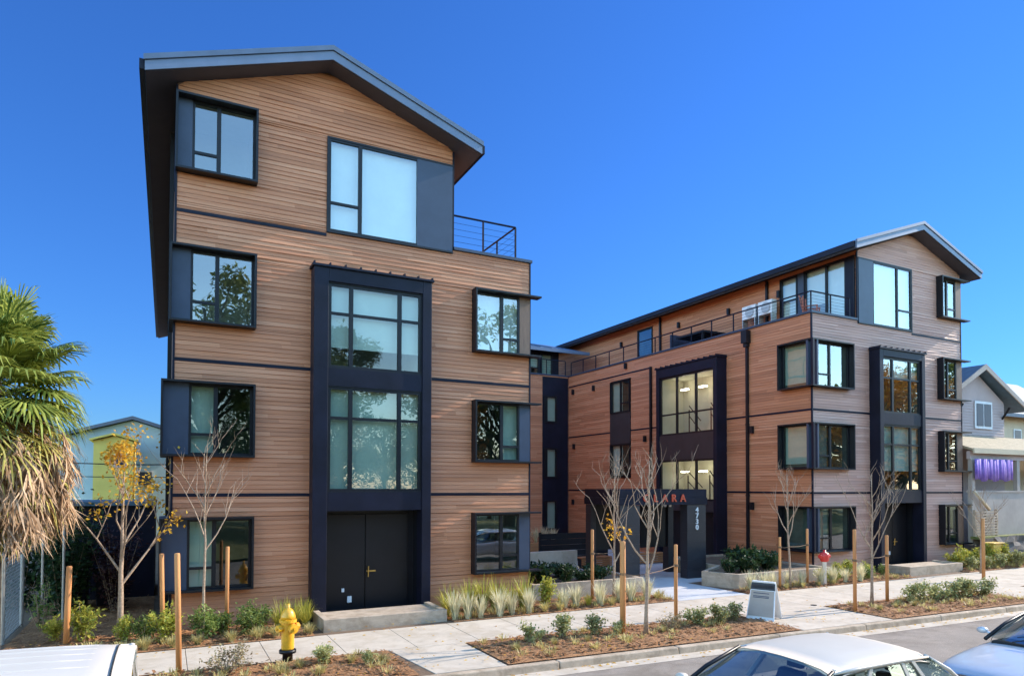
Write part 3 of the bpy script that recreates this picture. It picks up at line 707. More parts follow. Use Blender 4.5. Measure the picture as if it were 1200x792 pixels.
mulch_bed('mulch_bed', PK, -9, 4.15, 90, 16); mulch_bed('mulch_bed', PK, 5.97, 13.95, 60, 16); mulch_bed('mulch_bed', PK, 17.35, 24.35, 50, 16); mulch_bed('mulch_bed', PK, 27.25, 34, 40, 12)
FB = lambda x: (FAR + .02, -.03)
mulch_bed('mulch_bed', lambda x: (FAR + .02, -.03), -3.2, 3.05, 60, 16); mulch_bed('mulch_bed', FB, 6.6, 9.95, 30, 16)
mulch_bed('mulch_bed', lambda x: (FAR + .02, -.25), 9.97, 14.05, 30, 14); mulch_bed('mulch_bed', lambda x: (FAR + .02, -1.3), 17.1, 22.6, 40, 8)
mulch_bed('mulch_bed', lambda x: (FAR + .02, -.03), 22.62, 26.2, 30, 14); mulch_bed('mulch_bed', lambda x: (FAR + .02, -.03), 29.7, 36, 40, 14)
mulch_bed('mulch_bed', lambda x: (0.0, 6.0), -3.2, -.4, 20, 30)

mb = MB(); q = random.Random(77)
def litter(n, fx, fy, z):
    for _ in range(n):
        x = fx(); y = fy(x); a = q.uniform(0, PI); l = q.uniform(.025, .05); ca, sa = math.cos(a) * l, math.sin(a) * l; t = q.uniform(0, .02)
        mb.add([(x - ca, y - sa, z + .004), (x + sa * .5, y - ca * .5, z + .006 + t), (x + ca, y + sa, z + .005), (x - sa * .5, y + ca * .5, z + .006 + t)], [(0, 1, 2, 3)])
litter(90, lambda: q.uniform(-3, 28), lambda x: q.uniform(near(x) + .02, FAR - .02), GZ)
litter(260, lambda: q.uniform(-4, 28), lambda x: kf(x) - .03 - abs(q.gauss(0, .14)), -.396)
litter(320, lambda: q.uniform(-3, 26), lambda x: q.uniform(kb(x) + .1, near(x) - .1), GZ + .055)
litter(260, lambda: q.uniform(-3, 9.9), lambda x: q.uniform(FAR + .05, -.1), GZ + .055)
litter(60, lambda: q.uniform(4.5, 17), lambda x: q.uniform(near(x), FAR), GZ)
tag(mb.build('fallen_leaves', M['gold']), kind='stuff')
# ------------------------------------------------------------------ PLANTERS AND COURT FURNITURE
def kerb_box(name, label, x0, x1, y0, y1, h, t=.16, inner=None):
    mb = MB(); z0, z1 = GZ - .05, GZ + h
    mb.box(WF, x0, x1, y0, y0 + t, z0, z1); mb.box(WF, x0, x0 + t, y0 + t, y1, z0, z1); mb.box(WF, x1 - t, x1, y0 + t, y1, z0, z1)
    o = mb.build(name, M['concrete2'], bevel=.012); tag(o, label, 'planter kerb')
    s = MB(); s.box(WF, x0 + t, x1 - t, y0 + t, y1, z0, z1 - .06); s.build('fill', M[inner or 'concrete2'], o)
    return o
kerb_box('concrete_kerb', 'low concrete kerb box below the dark double door of the tall left block', 3.3, 6.5, -1.85, -.48, .30)
kerb_box('concrete_kerb', 'low concrete kerb box below the dark door of the right-hand block', 26.3, 29.9, -1.75, -.53, .36)
def wall_ring(name, label, cat, pts, h, t, m, soil=True):
    n = len(pts); P = [Vector((x, y, 0)) for x, y in pts]; c = sum(P, Vector()) / n
    inn = []
    for i in range(n):
        a, b_, d = P[i - 1], P[i], P[(i + 1) % n]
        n1 = (b_ - a).normalized(); n2 = (d - b_).normalized(); k1 = Vector((-n1.y, n1.x, 0)); k2 = Vector((-n2.y, n2.x, 0))
        k = (k1 + k2); k = k / max(.3, k.dot(k1)); q = b_ + k * t; inn.append(q)
    z0, z1 = GZ - .05, GZ + h
    mb = MB(); vs = [(p.x, p.y, z) for z in (z0, z1) for p in P] + [(p.x, p.y, z) for z in (z0, z1) for p in inn]
    fs = []
    for i in range(n):
        j = (i + 1) % n
        fs += [(i, j, n + j, n + i), (2 * n + j, 2 * n + i, 3 * n + i, 3 * n + j), (n + i, n + j, 3 * n + j, 3 * n + i)]
    mb.add(vs, fs); o = mb.build(name, M[m]); tag(o, label, cat)
    s = MB(); s.poly([(p.x, p.y, z1 - .08) for p in inn]); s.build('soil', M['soil'], o)
    return o
wall_ring('concrete_planter', 'low concrete planter of dark leafy plants left of the entrance portal', 'planter', [(10.05, -.1), (14.25, -.2), (14.25, 2.0), (10.05, 3.2)], .48, .15, 'concrete2')
wall_ring('concrete_planter', 'angular concrete planter of dark shrubs right of the entrance portal', 'planter', [(17.1, .1), (17.6, -1.2), (22.4, -1.2), (22.4, 4.4), (18.9, 4.4), (18.9, 1.2)], .5, .15, 'concrete2')
mb = MB(); mb.box(WF, 10.0, 14.5, 4.3, 4.5, GZ, .75); tag(mb.build('concrete_wall', M['concrete'], bevel=.01), 'pale low concrete wall in the shaded courtyard behind the left planter', 'wall')
def wood_box(label, x0, x1, y0, y1, h, cat='planter', name='wooden_planter'):
    mb = MB(); n = 4
    for i in range(n): mb.box(WF, x0, x1, y0, y1, GZ + .04 + h * i / n, GZ + .04 + h * (i + 1) / n - .015)
    o = mb.build(name, M['orangewood'], bevel=.005); tag(o, label, cat)
    s = MB(); s.box(WF, x0 + .03, x1 - .03, y0 + .03, y1 - .03, GZ, GZ + h + .02); s.build('fill', M['soil'], o); return o
wood_box('orange-brown wooden planter holding silvery grass at the back of the courtyard', 14.2, 17.8, 10.2, 11.0, .75)
def bench(label, x0, x1, y):
    t = thing('bench', label, 'bench', (x0, y, GZ), world=True)
    s = MB()
    for k in range(4): s.box(WF, x0, x1, y + k * .13, y + k * .13 + .11, GZ + .42, GZ + .47)
    s.build('seat', M['orangewood'], t)
    f = MB()
    for k in range(4): f.box(WF, x0, x1, y - .02, y - .001, GZ + .06 + k * .09, GZ + .14 + k * .09)
    f.build('front_slats', M['orangewood'], t)
    for xx in (x0 + .1, x1 - .2):
        l = MB(); l.box(WF, xx, xx + .1, y + .02, y + .45, GZ, GZ + .418); l.build('leg', M['black'], t)
bench('slatted orange wood bench seen through the portal between its left pillars', 15.8, 17.4, 6.0)
bench('slatted orange wood bench seen under the portal beam near the numbered pillar', 18.9, 20.7, 6.2)
mb = MB(); n = 5
for i in range(n): mb.box(WF, 14.9, 18.6, 8.0, 8.06, GZ + .1 + i * .26, GZ + .1 + i * .26 + .25)
mb.box(WF, 14.9, 15.0, 8.061, 8.16, GZ, 1.2); mb.box(WF, 18.5, 18.6, 8.061, 8.16, GZ, 1.2)
tag(mb.build('screen_fence', M['black']), 'low black board screen in the courtyard behind the concrete wall', 'fence')
# mailbox-like white box on courtyard wall
# terrace items
def ac_unit(y, label):
    t = thing('air_conditioner', label, 'air conditioner', (25.2, y, 11.0), group='white outdoor units on the terrace')
    s = MB(); s.box(WF, -.17, .17, -.42, .42, .45, 1.1); s.build('casing', M['white'], t, bevel=.02)
    f = MB(); f.lathe([(.0, 0), (.25, .0), (.26, .02)], 20, (-.19, -.08, .77), Matrix.Rotation(-PI / 2, 3, 'Y')); f.build('fan_grille', M['galv'], t)
    
    for ya in (-.4, .36): st = MB(); st.box(WF, -.17, .17, ya, ya + .04, -.7, .448); st.build('stand_leg', M['galv'], t)
ac_unit(4.35, 'white air conditioner with fan on the terrace, closer to the corner windows'); ac_unit(5.35, 'white air conditioner with fan on the terrace, closer to the rear wing')
def deck_chair():
    t = thing('deck_chair', 'reddish slatted wooden chair on the terrace corner by the railing', 'chair', (24.2, 1.1, 10.28), rz=.5)
    s = MB()
    for k in range(5): s.box(WF, -.3, .3, -.3 + k * .12, -.2 + k * .12, .42, .45)
    s.build('seat', M['chairwood'], t)
    s = MB()
    for k in range(5):
        z = .5 + k * .14; s.hexa([(-.3, .28 + k * .03, z), (.3, .28 + k * .03, z), (.3, .31 + k * .03, z), (-.3, .31 + k * .03, z), (-.3, .3 + k * .03, z + .11), (.3, .3 + k * .03, z + .11), (.3, .33 + k * .03, z + .11), (-.3, .33 + k * .03, z + .11)])
    s.build('backrest', M['chairwood'], t)
    for x in (-.28, .28):
        for y in (-.28, .27):
            l = MB(); l.box(WF, x - .025, x + .025, y - .025, y + .025, 0, .62 if y < 0 else 1.1); l.build('leg', M['chairwood'], t)
        l = MB(); l.box(WF, x - .05, x + .05, -.32, .3, .622, .65); l.build('armrest', M['chairwood'], t)
deck_chair()
pb = thing('privacy_screen', 'blue-grey terrace divider panel with dark slab behind the cable railing', 'screen', (23.4, 8, 10.28), world=True)
s = MB(); s.box(WF, 23.2, 25.6, 8.9, 8.96, 10.3, 11.2); s.build('panel', M['panel'], pb)
s = MB(); s.box(WF, 23.3, 25.5, 6.6, 8.6, 10.9, 11.0); s.box(WF, 23.35, 23.45, 6.7, 6.8, 10.28, 10.9); s.box(WF, 25.3, 25.4, 8.4, 8.5, 10.28, 10.9); s.build('table_slab', M['black'], pb)

# ------------------------------------------------------------------ VEGETATION MESHES
def grass_mesh(name, n, h, spread, wd, droop, m, seed):
    q = random.Random(seed); mb = MB()
    for _ in range(n):
        a = q.uniform(0, 2 * PI); r0 = spread * .25 * math.sqrt(q.random()); hh = h * q.uniform(.55, 1.1); out = q.uniform(.15, 1) * spread
        bx, by = r0 * math.cos(a), r0 * math.sin(a); a2 = a + q.gauss(0, .5); dx, dy = math.cos(a2), math.sin(a2)
        sx, sy = -dy, dx; w0 = wd * q.uniform(.6, 1.2); pts = []
        for i in range(5):
            t = i / 4; rr = out * t ** 1.6; z = hh * (t - droop * t * t * .55 * (out / spread)); ww = w0 * (1 - t) ** .7 + .0008
            pts.append((bx + dx * rr - sx * ww, by + dy * rr - sy * ww, z)); pts.append((bx + dx * rr + sx * ww, by + dy * rr + sy * ww, z))
        mb.add(pts, [(2 * i, 2 * i + 1, 2 * i + 3, 2 * i + 2) for i in range(4)])
    return mb.mesh(name, m)
def leaf(mb, p, d, up, l, wd):
    d = d.normalized(); s = d.cross(up)
    if s.length < .05: s = d.cross(Vector((1, 0, .3)))
    s.normalize(); nrm = s.cross(d)
    mid = p + d * l * .5 + nrm * l * .06
    mb.add([p, mid - s * wd, p + d * l - nrm * l * .05, mid + s * wd], [(0, 1, 2), (0, 2, 3)])
def shrub_meshes(name, n, rx, rz, ll, lw, m, seed, stems=9, upright=.5):
    q = random.Random(seed); mb = MB(); st = MB()
    tips = []
    for _ in range(stems):
        a = q.uniform(0, 2 * PI); r = rx * math.sqrt(q.random()) * .9; top = Vector((r * math.cos(a), r * math.sin(a), rz * q.uniform(.55, 1.05) * (1 - .35 * (r / rx) ** 2)))
        base = Vector((top.x * .15, top.y * .15, 0)); mid = base.lerp(top, .5) + Vector((q.gauss(0, .03), q.gauss(0, .03), .04))
        st.tube([base, mid, top], [.012, .008, .003], 4, False); tips.append((base, mid, top))
    for _ in range(n):
        b_, mi, t_ = q.choice(tips); t = q.random() ** .6
        p = (b_.lerp(mi, t * 2) if t < .5 else mi.lerp(t_, t * 2 - 1)) + Vector((q.gauss(0, rx * .14), q.gauss(0, rx * .14), q.gauss(0, rz * .07)))
        p.z = max(p.z, .03); d = Vector((q.gauss(0, 1), q.gauss(0, 1), q.gauss(upright, .7)))
        leaf(mb, p, d, Vector((q.gauss(0, .5), q.gauss(0, .5), 1)), ll * q.uniform(.6, 1.3), lw * q.uniform(.7, 1.2))
    return mb.mesh(name, m), st.mesh(name + '_stem', M['bark'])
def branch_tree(seed, h, r0, fork, spread=.5, levels=3, lean=0.0, first=.3):
    """bare young tree: returns trunk MB, branch MB, twig points"""
    q = random.Random(seed); tk = MB(); br = MB(); tips = []
    top = Vector((lean + q.gauss(0, .05) * h * .2, q.gauss(0, .05) * h * .2, h))
    n = 8; path = []
    for i in range(n + 1):
        t = i / n; path.append(Vector((top.x * t + q.gauss(0, .012) * (i > 0), top.y * t + q.gauss(0, .012) * (i > 0), h * t)))
    tk.tube(path, [r0 * (1 - .85 * i / n) * (1.25 if i == 0 else 1) for i in range(n + 1)], 8)
    def grow(p, d, l, r, lv):
        m = 4; pts = [p]
        for i in range(m):
            d = (d + Vector((q.gauss(0, .13), q.gauss(0, .13), .10 + q.gauss(0, .06)))).normalized(); pts.append(pts[-1] + d * l / m)
        br.tube(pts, [r * (1 - .75 * i / m) for i in range(m + 1)], 5, False); tips.extend(pts[2:])
        if lv > 0:
            for k in range(q.choice((2, 3, 3)) if lv > 1 else q.choice((2, 3))):
                i = q.randint(1, m); a = q.uniform(0, 2 * PI); dd = (d + Vector((math.cos(a), math.sin(a), .2)) * .75).normalized()
                grow(pts[i], dd, l * q.uniform(.4, .66), max(r * .5, .0045), lv - 1)
    nb = 9
    for k in range(nb):
        t = fork + (1 - fork) * (k / nb) * .92; i = min(n - 1, int(t * n)); p = path[i].lerp(path[i + 1], t * n - i)
        a = k * 2.4 + q.uniform(-.4, .4); d = Vector((math.cos(a) * spread, math.sin(a) * spread, .75)).normalized()
        grow(p, d, h * (1 - t) * .55 + h * .10, r0 * (1 - t) * .5 + .009, levels - 1)
    return tk, br, tips
GR = {
 'silver': [grass_mesh('silver_grass', 130, .62, .25, .011, .3, M['silver'], s) for s in (1, 2, 3)],
 'yellow': [grass_mesh('yellow_grass', 150, .85, .42, .011, .8, M['yelgrass'], s) for s in (4, 5)],
 'tan': [grass_mesh('low_grass', 120, .30, .25, .008, .7, M['tan'], s) for s in (6, 7)],
}
SH = {
 'green': [shrub_meshes('green_shrub', 900, .42, .72, .10, .024, M['leafgreen'], s) for s in (1, 2, 3)],
 'yellowgreen': [shrub_meshes('yellow_shrub', 800, .40, .75, .11, .024, M['leafyel'], s) for s in (4, 5)],
 'grey': [shrub_meshes('grey_shrub', 760, .38, .50, .062, .024, M['leafgrey'], s, 8) for s in (6, 7, 8)],
 'red': [shrub_meshes('red_shrub', 700, .50, .62, .06, .022, M['leafred'], s, 12) for s in (9,)],
 'dark': [shrub_meshes('dark_shrub', 560, .48, .60, .15, .04, M['leafdark'], s) for s in (10, 11)],
}
def put_grass(kind, x, y, label, group, s=1.0, z=GZ + .02):
    o = bpy.data.objects.new('grass_tuft', rnd.choice(GR[kind])); COL.objects.link(o)
    o.location = (x, y, z); o.rotation_euler = (0, 0, rnd.uniform(0, 6.28)); k = s * rnd.uniform(.88, 1.12); o.scale = (k, k, k)
    return tag(o, label, 'ornamental grass', group)
def put_shrub(kind, x, y, label, group, s=1.0, sz=1.0, z=GZ + .02):
    lf, st = rnd.choice(SH[kind]); t = thing('shrub', label, 'shrub', (x, y, z), group, rz=rnd.uniform(0, 6.28)); k = s * rnd.uniform(.92, 1.08); t.scale = (k, k, k * sz)
    for nm, me in (('foliage', lf), ('stem', st)):
        o = bpy.data.objects.new(nm, me); COL.objects.link(o); o.parent = t
    return t
ORD = ['leftmost', 'second', 'third', 'fourth', 'fifth', 'sixth', 'seventh', 'eighth', 'ninth', 'tenth', 'eleventh', 'twelfth']
def ordn(i, n): return '' if n == 1 else ('leftmost' if i == 0 else ('rightmost' if i == n - 1 else ORD[i] + '-from-left'))
def rowg(kind, pts, what, where, group, s=1.0):
    pts = sorted(pts)
    for i, (x, y) in enumerate(pts): put_grass(kind, x, y, ('%s %s, %s' % (ordn(i, len(pts)), what, where)).strip(), group, s)
def rows(kind, pts, what, where, group, s=1.0, sz=1.0, z=GZ + .02):
    pts = sorted(pts)
    for i, p in enumerate(pts): put_shrub(kind, p[0], p[1], ('%s %s, %s' % (ordn(i, len(pts)), what, where)).strip(), group, s * (p[2] if len(p) > 2 else 1), sz, z)
# front beds
rows('green', [(.66, -1.45, 1.05), (1.15, -1.1, .9), (1.75, -1.4, 1.1), (-.55, -1.1, .8), (2.0, -.8, .7)], 'bushy green shrub', 'below the ground window of the tall left block', 'green shrubs in the left bed')
rows('yellowgreen', [(-.1, -1.35, 1.05), (-1.75, -.55, 1.1), (-.9, -1.0, .7), (-2.3, -.2, .7)], 'yellow-green leafy shrub', 'around the golden-leaved tree', 'yellow-green shrubs in the left bed', 1.0, 1.1)
rowg('yellow', [(2.4, -1.3), (2.72, -1.0), (3.02, -1.0), (3.1, -.5)], 'yellow-green grass clump', 'behind the hydrant beside the door kerb', 'yellow grasses by the hydrant', .95)
rowg('tan', [(.54, -1.95), (1.23, -1.98), (1.81, -1.9), (2.2, -1.9), (2.95, -1.95), (.05, -1.98), (-.5, -1.95)], 'low pale tan grass tuft', 'along the sidewalk edge left of the hydrant', 'low grasses edging the left bed')
rowg('silver', [(6.72, -1.85), (7.05, -1.95), (7.42, -1.95), (7.98, -1.98), (8.36, -1.95), (8.9, -1.95)], 'upright silvery grass tuft', 'in front of the tall left block beside its door', 'silver grasses by the left block', 1.2)
rowg('yellow', [(6.75, -1.3), (7.5, -1.0), (7.95, -.9), (8.3, -1.1), (8.65, -1.2), (9.1, -1.3)], 'tall yellow-green grass clump', 'against the wood wall under the right ground window', 'tall yellow grasses by the left block', 1.2)
rowg('silver', [(10.15, -1.8), (10.55, -1.75), (11.35, -1.85), (12.2, -1.65), (12.6, -1.7), (13.2, -1.7)], 'silvery grass tuft', 'between the left block and the entrance walk', 'silver grasses before the left planter', 1.15)
rowg('yellow', [(10.35, -1.3), (11.0, -1.75), (12.5, -1.35)], 'small yellow-green grass clump', 'between the left block and the entrance walk', 'yellow grasses before the left planter', .6)
rowg('tan', [(9.4, -1.95), (9.9, -1.95), (11.7, -1.95), (13.55, -1.75), (13.9, -1.5)], 'low tan grass tuft', 'between the left block and the entrance walk', 'low grasses before the left planter', 1.0)
rows('yellowgreen', [(9.72, -1.4, .95)], 'round pale yellow-green shrub', 'at the right corner of the tall left block', 'shrubs', 1.0, 1.15)
rowg('silver', [(17.6, -1.75), (18.1, -1.85), (18.55, -1.8), (19.4, -1.75), (19.95, -1.85), (20.9, -1.9), (21.6, -1.85), (22.2, -1.9), (23.0, -1.95)], 'silvery grass tuft', 'in front of the right-hand planter', 'silver grasses by the right planter', 1.1)
rowg('tan', [(19.0, -2.0), (19.8, -2.02), (20.6, -2.02), (21.4, -2.02)], 'low tan grass tuft', 'along the sidewalk beside the red standpipe', 'low grasses by the red standpipe', .8)
rows('yellowgreen', [(21.3, -1.65, .8), (22.7, -1.1, .9), (23.5, -1.0, .95), (24.3, -1.2, .9)], 'yellow-green shrub', 'between the red standpipe and the right door', 'yellow shrubs on the right', 1.0, .9)
rows('green', [(22.1, -1.5, .8), (23.9, -1.6, .8), (25.3, -1.2, .8)], 'green leafy shrub', 'between the red standpipe and the right door', 'green shrubs on the right', .9, .9)
rows('yellowgreen', [(30.3, -1.2, 1.0), (31.1, -1.0, 1.1), (31.9, -1.3, 1.0), (32.8, -1.2, 1.1), (33.8, -1.4, 1.1)], 'yellow leafy shrub', 'at the far right corner of the right block', 'yellow shrubs at the far corner', 1.1)
rows('grey', [(30.6, -1.8, 1.1), (31.6, -1.85, 1.1), (32.6, -1.85, 1.1), (33.6, -1.9, 1.2), (34.6, -1.7, 1.3)], 'grey-green mounded shrub', 'along the sidewalk at the far right corner', 'grey shrubs at the far corner', 1.1)
# parkway strip
rows('red', [(.95, -4.75, 1.05)], 'loose reddish-green shrub', 'beside the hydrant and the tall stake at the kerb', 'kerbside shrubs', 1.0)
rows('grey', [(2.75, -4.85, .9), (3.5, -5.3, .6)], 'small grey-green shrub', 'right of the yellow hydrant in the kerbside bed', 'grey shrubs by the hydrant')
rowg('tan', [(1.8, -5.3), (2.2, -5.0), (2.5, -5.6), (3.2, -5.0), (3.75, -5.2), (.3, -5.3)], 'low straw-coloured grass tuft', 'in the kerbside bed around the hydrant', 'straw grasses by the hydrant', .8)
rows('grey', [(7.2, -5.1, .95), (8.1, -5.0, 1.05), (9.0, -5.1, 1.0), (9.4, -5.35, .7), (12.0, -5.3, 1.05), (12.6, -5.35, 1.1), (13.1, -5.3, 1.0)], 'grey-green shrub', 'in the kerbside bed before the entrance', 'kerbside shrubs before the entrance', 1.0)
rows('red', [(11.0, -5.4, .75)], 'twiggy brown shrub', 'at the foot of the stake near the folding sign', 'kerbside shrubs', 1.0)
rowg('tan', [(6.6, -5.6), (7.6, -5.5), (8.4, -5.6), (10.6, -5.6)], 'low straw-coloured grass tuft', 'in the kerbside bed before the entrance', 'straw grasses before the entrance', .7)
rows('grey', [(20.0, -5.7, 1.05), (20.6, -5.75, 1.1), (21.2, -5.75, 1.15), (21.8, -5.8, 1.1), (22.3, -5.85, 1.1), (22.9, -5.85, 1.2), (23.5, -5.9, 1.1)], 'grey-green mounded shrub', 'of the kerbside hedge before the right block', 'kerbside hedge on the right', 1.1)
rowg('tan', [(18.0, -6.1), (18.9, -6.0), (19.6, -6.1), (20.4, -6.15), (21.3, -6.2)], 'low straw-coloured grass tuft', 'in front of the kerbside hedge on the right', 'straw grasses on the right', .7)
gc = MB(); q = random.Random(31)
def cover(n, fx, fy, z, h):
    for _ in range(n):
        x = fx(); y = fy(x)
        for _b in range(26):
            a = q.uniform(0, 2 * PI); r = q.uniform(0, .12); hh = h * q.uniform(.4, 1.1); o_ = q.uniform(.03, .16); bx, by = x + r * math.cos(a), y + r * math.sin(a); dx, dy = math.cos(a), math.sin(a); w_ = .008
            gc.add([(bx - dy * w_, by + dx * w_, z), (bx + dy * w_, by - dx * w_, z), (bx + dx * o_ * .5 + dy * w_ * .8, by + dy * o_ * .5 - dx * w_ * .8, z + hh * .7), (bx + dx * o_ * .5 - dy * w_ * .8, by + dy * o_ * .5 + dx * w_ * .8, z + hh * .7), (bx + dx * o_, by + dy * o_, z + hh * .8)], [(0, 1, 2, 3), (3, 2, 4)])
for x0_, x1_, n_ in ((-3, 4.0, 42), (6.2, 13.6, 46), (17.6, 24, 44)): cover(n_, lambda: q.uniform(x0_, x1_), lambda x: q.uniform(kb(x) + .25, near(x) - .2), GZ + .03, .17)
for x0_, x1_, n_ in ((-2.4, 3.0, 26), (6.7, 9.9, 18), (10.1, 13.9, 24), (17.3, 25.8, 36), (30, 34, 18)): cover(n_, lambda: q.uniform(x0_, x1_), lambda x: q.uniform(FAR + .15, FAR + .8), GZ + .03, .20)
tag(gc.build('dry_ground_cover', M['tan']), kind='stuff')
# planters
rows('dark', [(10.6, .5, 1), (11.4, .3, 1.1), (12.2, .4, .9), (13.0, .5, .9), (11.0, 1.4, 1.2), (12.0, 1.5, 1.1), (13.2, 1.4, .9)], 'dark glossy plant', 'in the planter left of the portal', 'dark plants in the left planter', .95, 1, GZ + .4)
rows('dark', [(17.9, -.5, .9), (18.6, -.5, 1.1), (19.3, -.3, 1.3), (20.0, -.2, 1.1), (19.6, .8, 1.2), (20.8, .4, 1.0)], 'dark blue-green shrub', 'in the planter right of the portal', 'dark plants in the right planter', 1.0, 1.2, GZ + .4)
rowg('silver', [(14.6, 10.6), (15.1, 10.6), (15.6, 10.6), (16.1, 10.6), (16.6, 10.6), (17.1, 10.6)], 'silvery-blue grass tuft', 'in the wooden planter at the back of the courtyard', 'silver grasses in the wooden planter', 1.3)
for o in COL.objects:
    if o.get('group') == 'silver grasses in the wooden planter': o.location.z = GZ + .75

# ------------------------------------------------------------------ TREES
def young_tree(x, y, h, seed, label, fork=.33, r=.045, spread=.5, levels=3, lean=0, leaves=None, nleaf=0, lmat=None, group='bare young trees tied to stakes', ll=.09):
    t = thing('young_tree', label, 'tree', (x, y, GZ), group, rz=0)
    tk, br, tips = branch_tree(seed, h, r, fork, spread, levels, lean)
    tk.build('trunk', M['bark'], t, True); br.build('branches', M['bark'], t, True)
    if nleaf:
        q = random.Random(seed); mb = MB()
        sel = [p for p in tips if leaves(p)]
        for _ in range(nleaf):
            p = q.choice(sel) + Vector((q.gauss(0, .10), q.gauss(0, .10), q.gauss(0, .10)))
            leaf(mb, p, Vector((q.gauss(0, 1), q.gauss(0, 1), q.gauss(-.6, .6))), Vector((q.gauss(0, .6), q.gauss(0, .6), 1)), ll * q.uniform(.7, 1.3), ll * .33)
        mb.build('foliage', M[lmat], t)
    return t
young_tree(-1.03, -.62, 4.15, 21, 'young tree with golden leaves in front of the dark side yard', .30, .072, .62, 3, 0, lambda p: p.z > 2.0 and p.x > -.75 and math.sin(p.x * 5.1 + p.z * 3.3) + math.sin(p.y * 4.7 - p.z * 2.1) > .1, 950, 'gold', 'trees along the front', .10)
young_tree(.68, -1.2, 4.5, 22, 'slender bare tree before the ground window of the tall left block', .45, .04, .42, 3)
young_tree(10.04, -5.64, 4.15, 23, 'bare kerbside tree between two stakes in front of the entrance portal', .34, .052, .52, 3)
young_tree(12.6, -.8, 4.2, 24, 'bare tree with one clump of yellow leaves left of the entrance portal', .26, .045, .45, 3, 0, lambda p: 1.3 < p.z < 2.5 and p.x > .12, 60, 'gold', ll=.13)
young_tree(19.3, -1.9, 4.0, 25, 'bare tree tied to two stakes beside the right-hand concrete planter', .42, .045, .42, 3)
young_tree(18.46, -5.55, 3.95, 26, 'bare kerbside tree between two stakes in front of the right block', .36, .05, .48, 3)
young_tree(29.9, -2.45, 3.3, 27, 'pale bare tree at the far right near the neighbouring house', .35, .04, .45, 3)
# stakes
def stake(x, y, top, label, r=.05, lean=(0, 0)):
    mb = MB(); h = top - GZ
    mb.tube([(0, 0, -.1), (lean[0] * .5, lean[1] * .5, h * .5), (lean[0], lean[1], h - .015), (lean[0], lean[1], h)], [r, r * .98, r * .96, r * .8], 12)
    o = mb.build('tree_stake', M['stake'], None, True); o.location = (x, y, GZ)
    tag(o, label, 'tree stake', 'round wooden tree stakes')
    return o
def tie(st, dx, dy, h):
    q = MB(); q.tube([(0, 0, h), (dx * .5, dy * .5, h - .03), (dx, dy, h)], .010, 6); q.tube([(-.0, 0, h - .03), (0, 0, h + .03)], .07, 10); q.build('tie_strap', M['darktie'], st)
for a in [(-2.05, -.7, 1.5, 'wooden stake standing alone left of the golden tree', .06, (.04, 0)), (-.15, -.95, 1.72, 'wooden stake behind the front tall one at the left block corner', .05, (-.05, 0)),
          (.13, -4.33, 2.02, 'tallest-looking wooden stake at the sidewalk edge left of the hydrant', .052, (-.06, 0)), (1.2, -1.0, 1.83, 'wooden stake in front of the ground window of the left block', .045),
          (11.73, -.87, 1.95, 'wooden stake just left of the tree with yellow leaves', .05), (9.62, -5.3, 1.98, 'thick wooden stake left of the kerbside tree before the portal', .07),
          (11.98, -4.45, 1.75, 'wooden stake right of the kerbside tree before the portal', .05), (18.86, -1.85, 1.55, 'left wooden stake of the pair beside the right planter', .045),
          (20.55, -1.6, 1.78, 'right wooden stake of the pair beside the right planter', .045), (17.43, -5.75, 2.08, 'left wooden stake of the kerbside pair before the right block', .05),
          (19.55, -5.3, 1.82, 'right wooden stake of the kerbside pair before the right block', .05), (27.93, -3.6, 2.1, 'dark wooden stake at the far right by the low wall', .06)]:
    st_ = stake(*a); n_ = a[3]
    for key, (tx, ty) in {'left of the kerbside tree before': (10.04, -5.6), 'right of the kerbside tree before': (10.04, -5.6), 'yellow leaves': (12.6, -.8), 'left wooden stake of the pair': (19.3, -1.9), 'right wooden stake of the pair': (19.3, -1.9), 'left wooden stake of the kerbside': (18.46, -5.55), 'right wooden stake of the kerbside': (18.46, -5.55)}.items():
        if key in n_: tie(st_, tx - a[0], ty - a[1], 1.45)

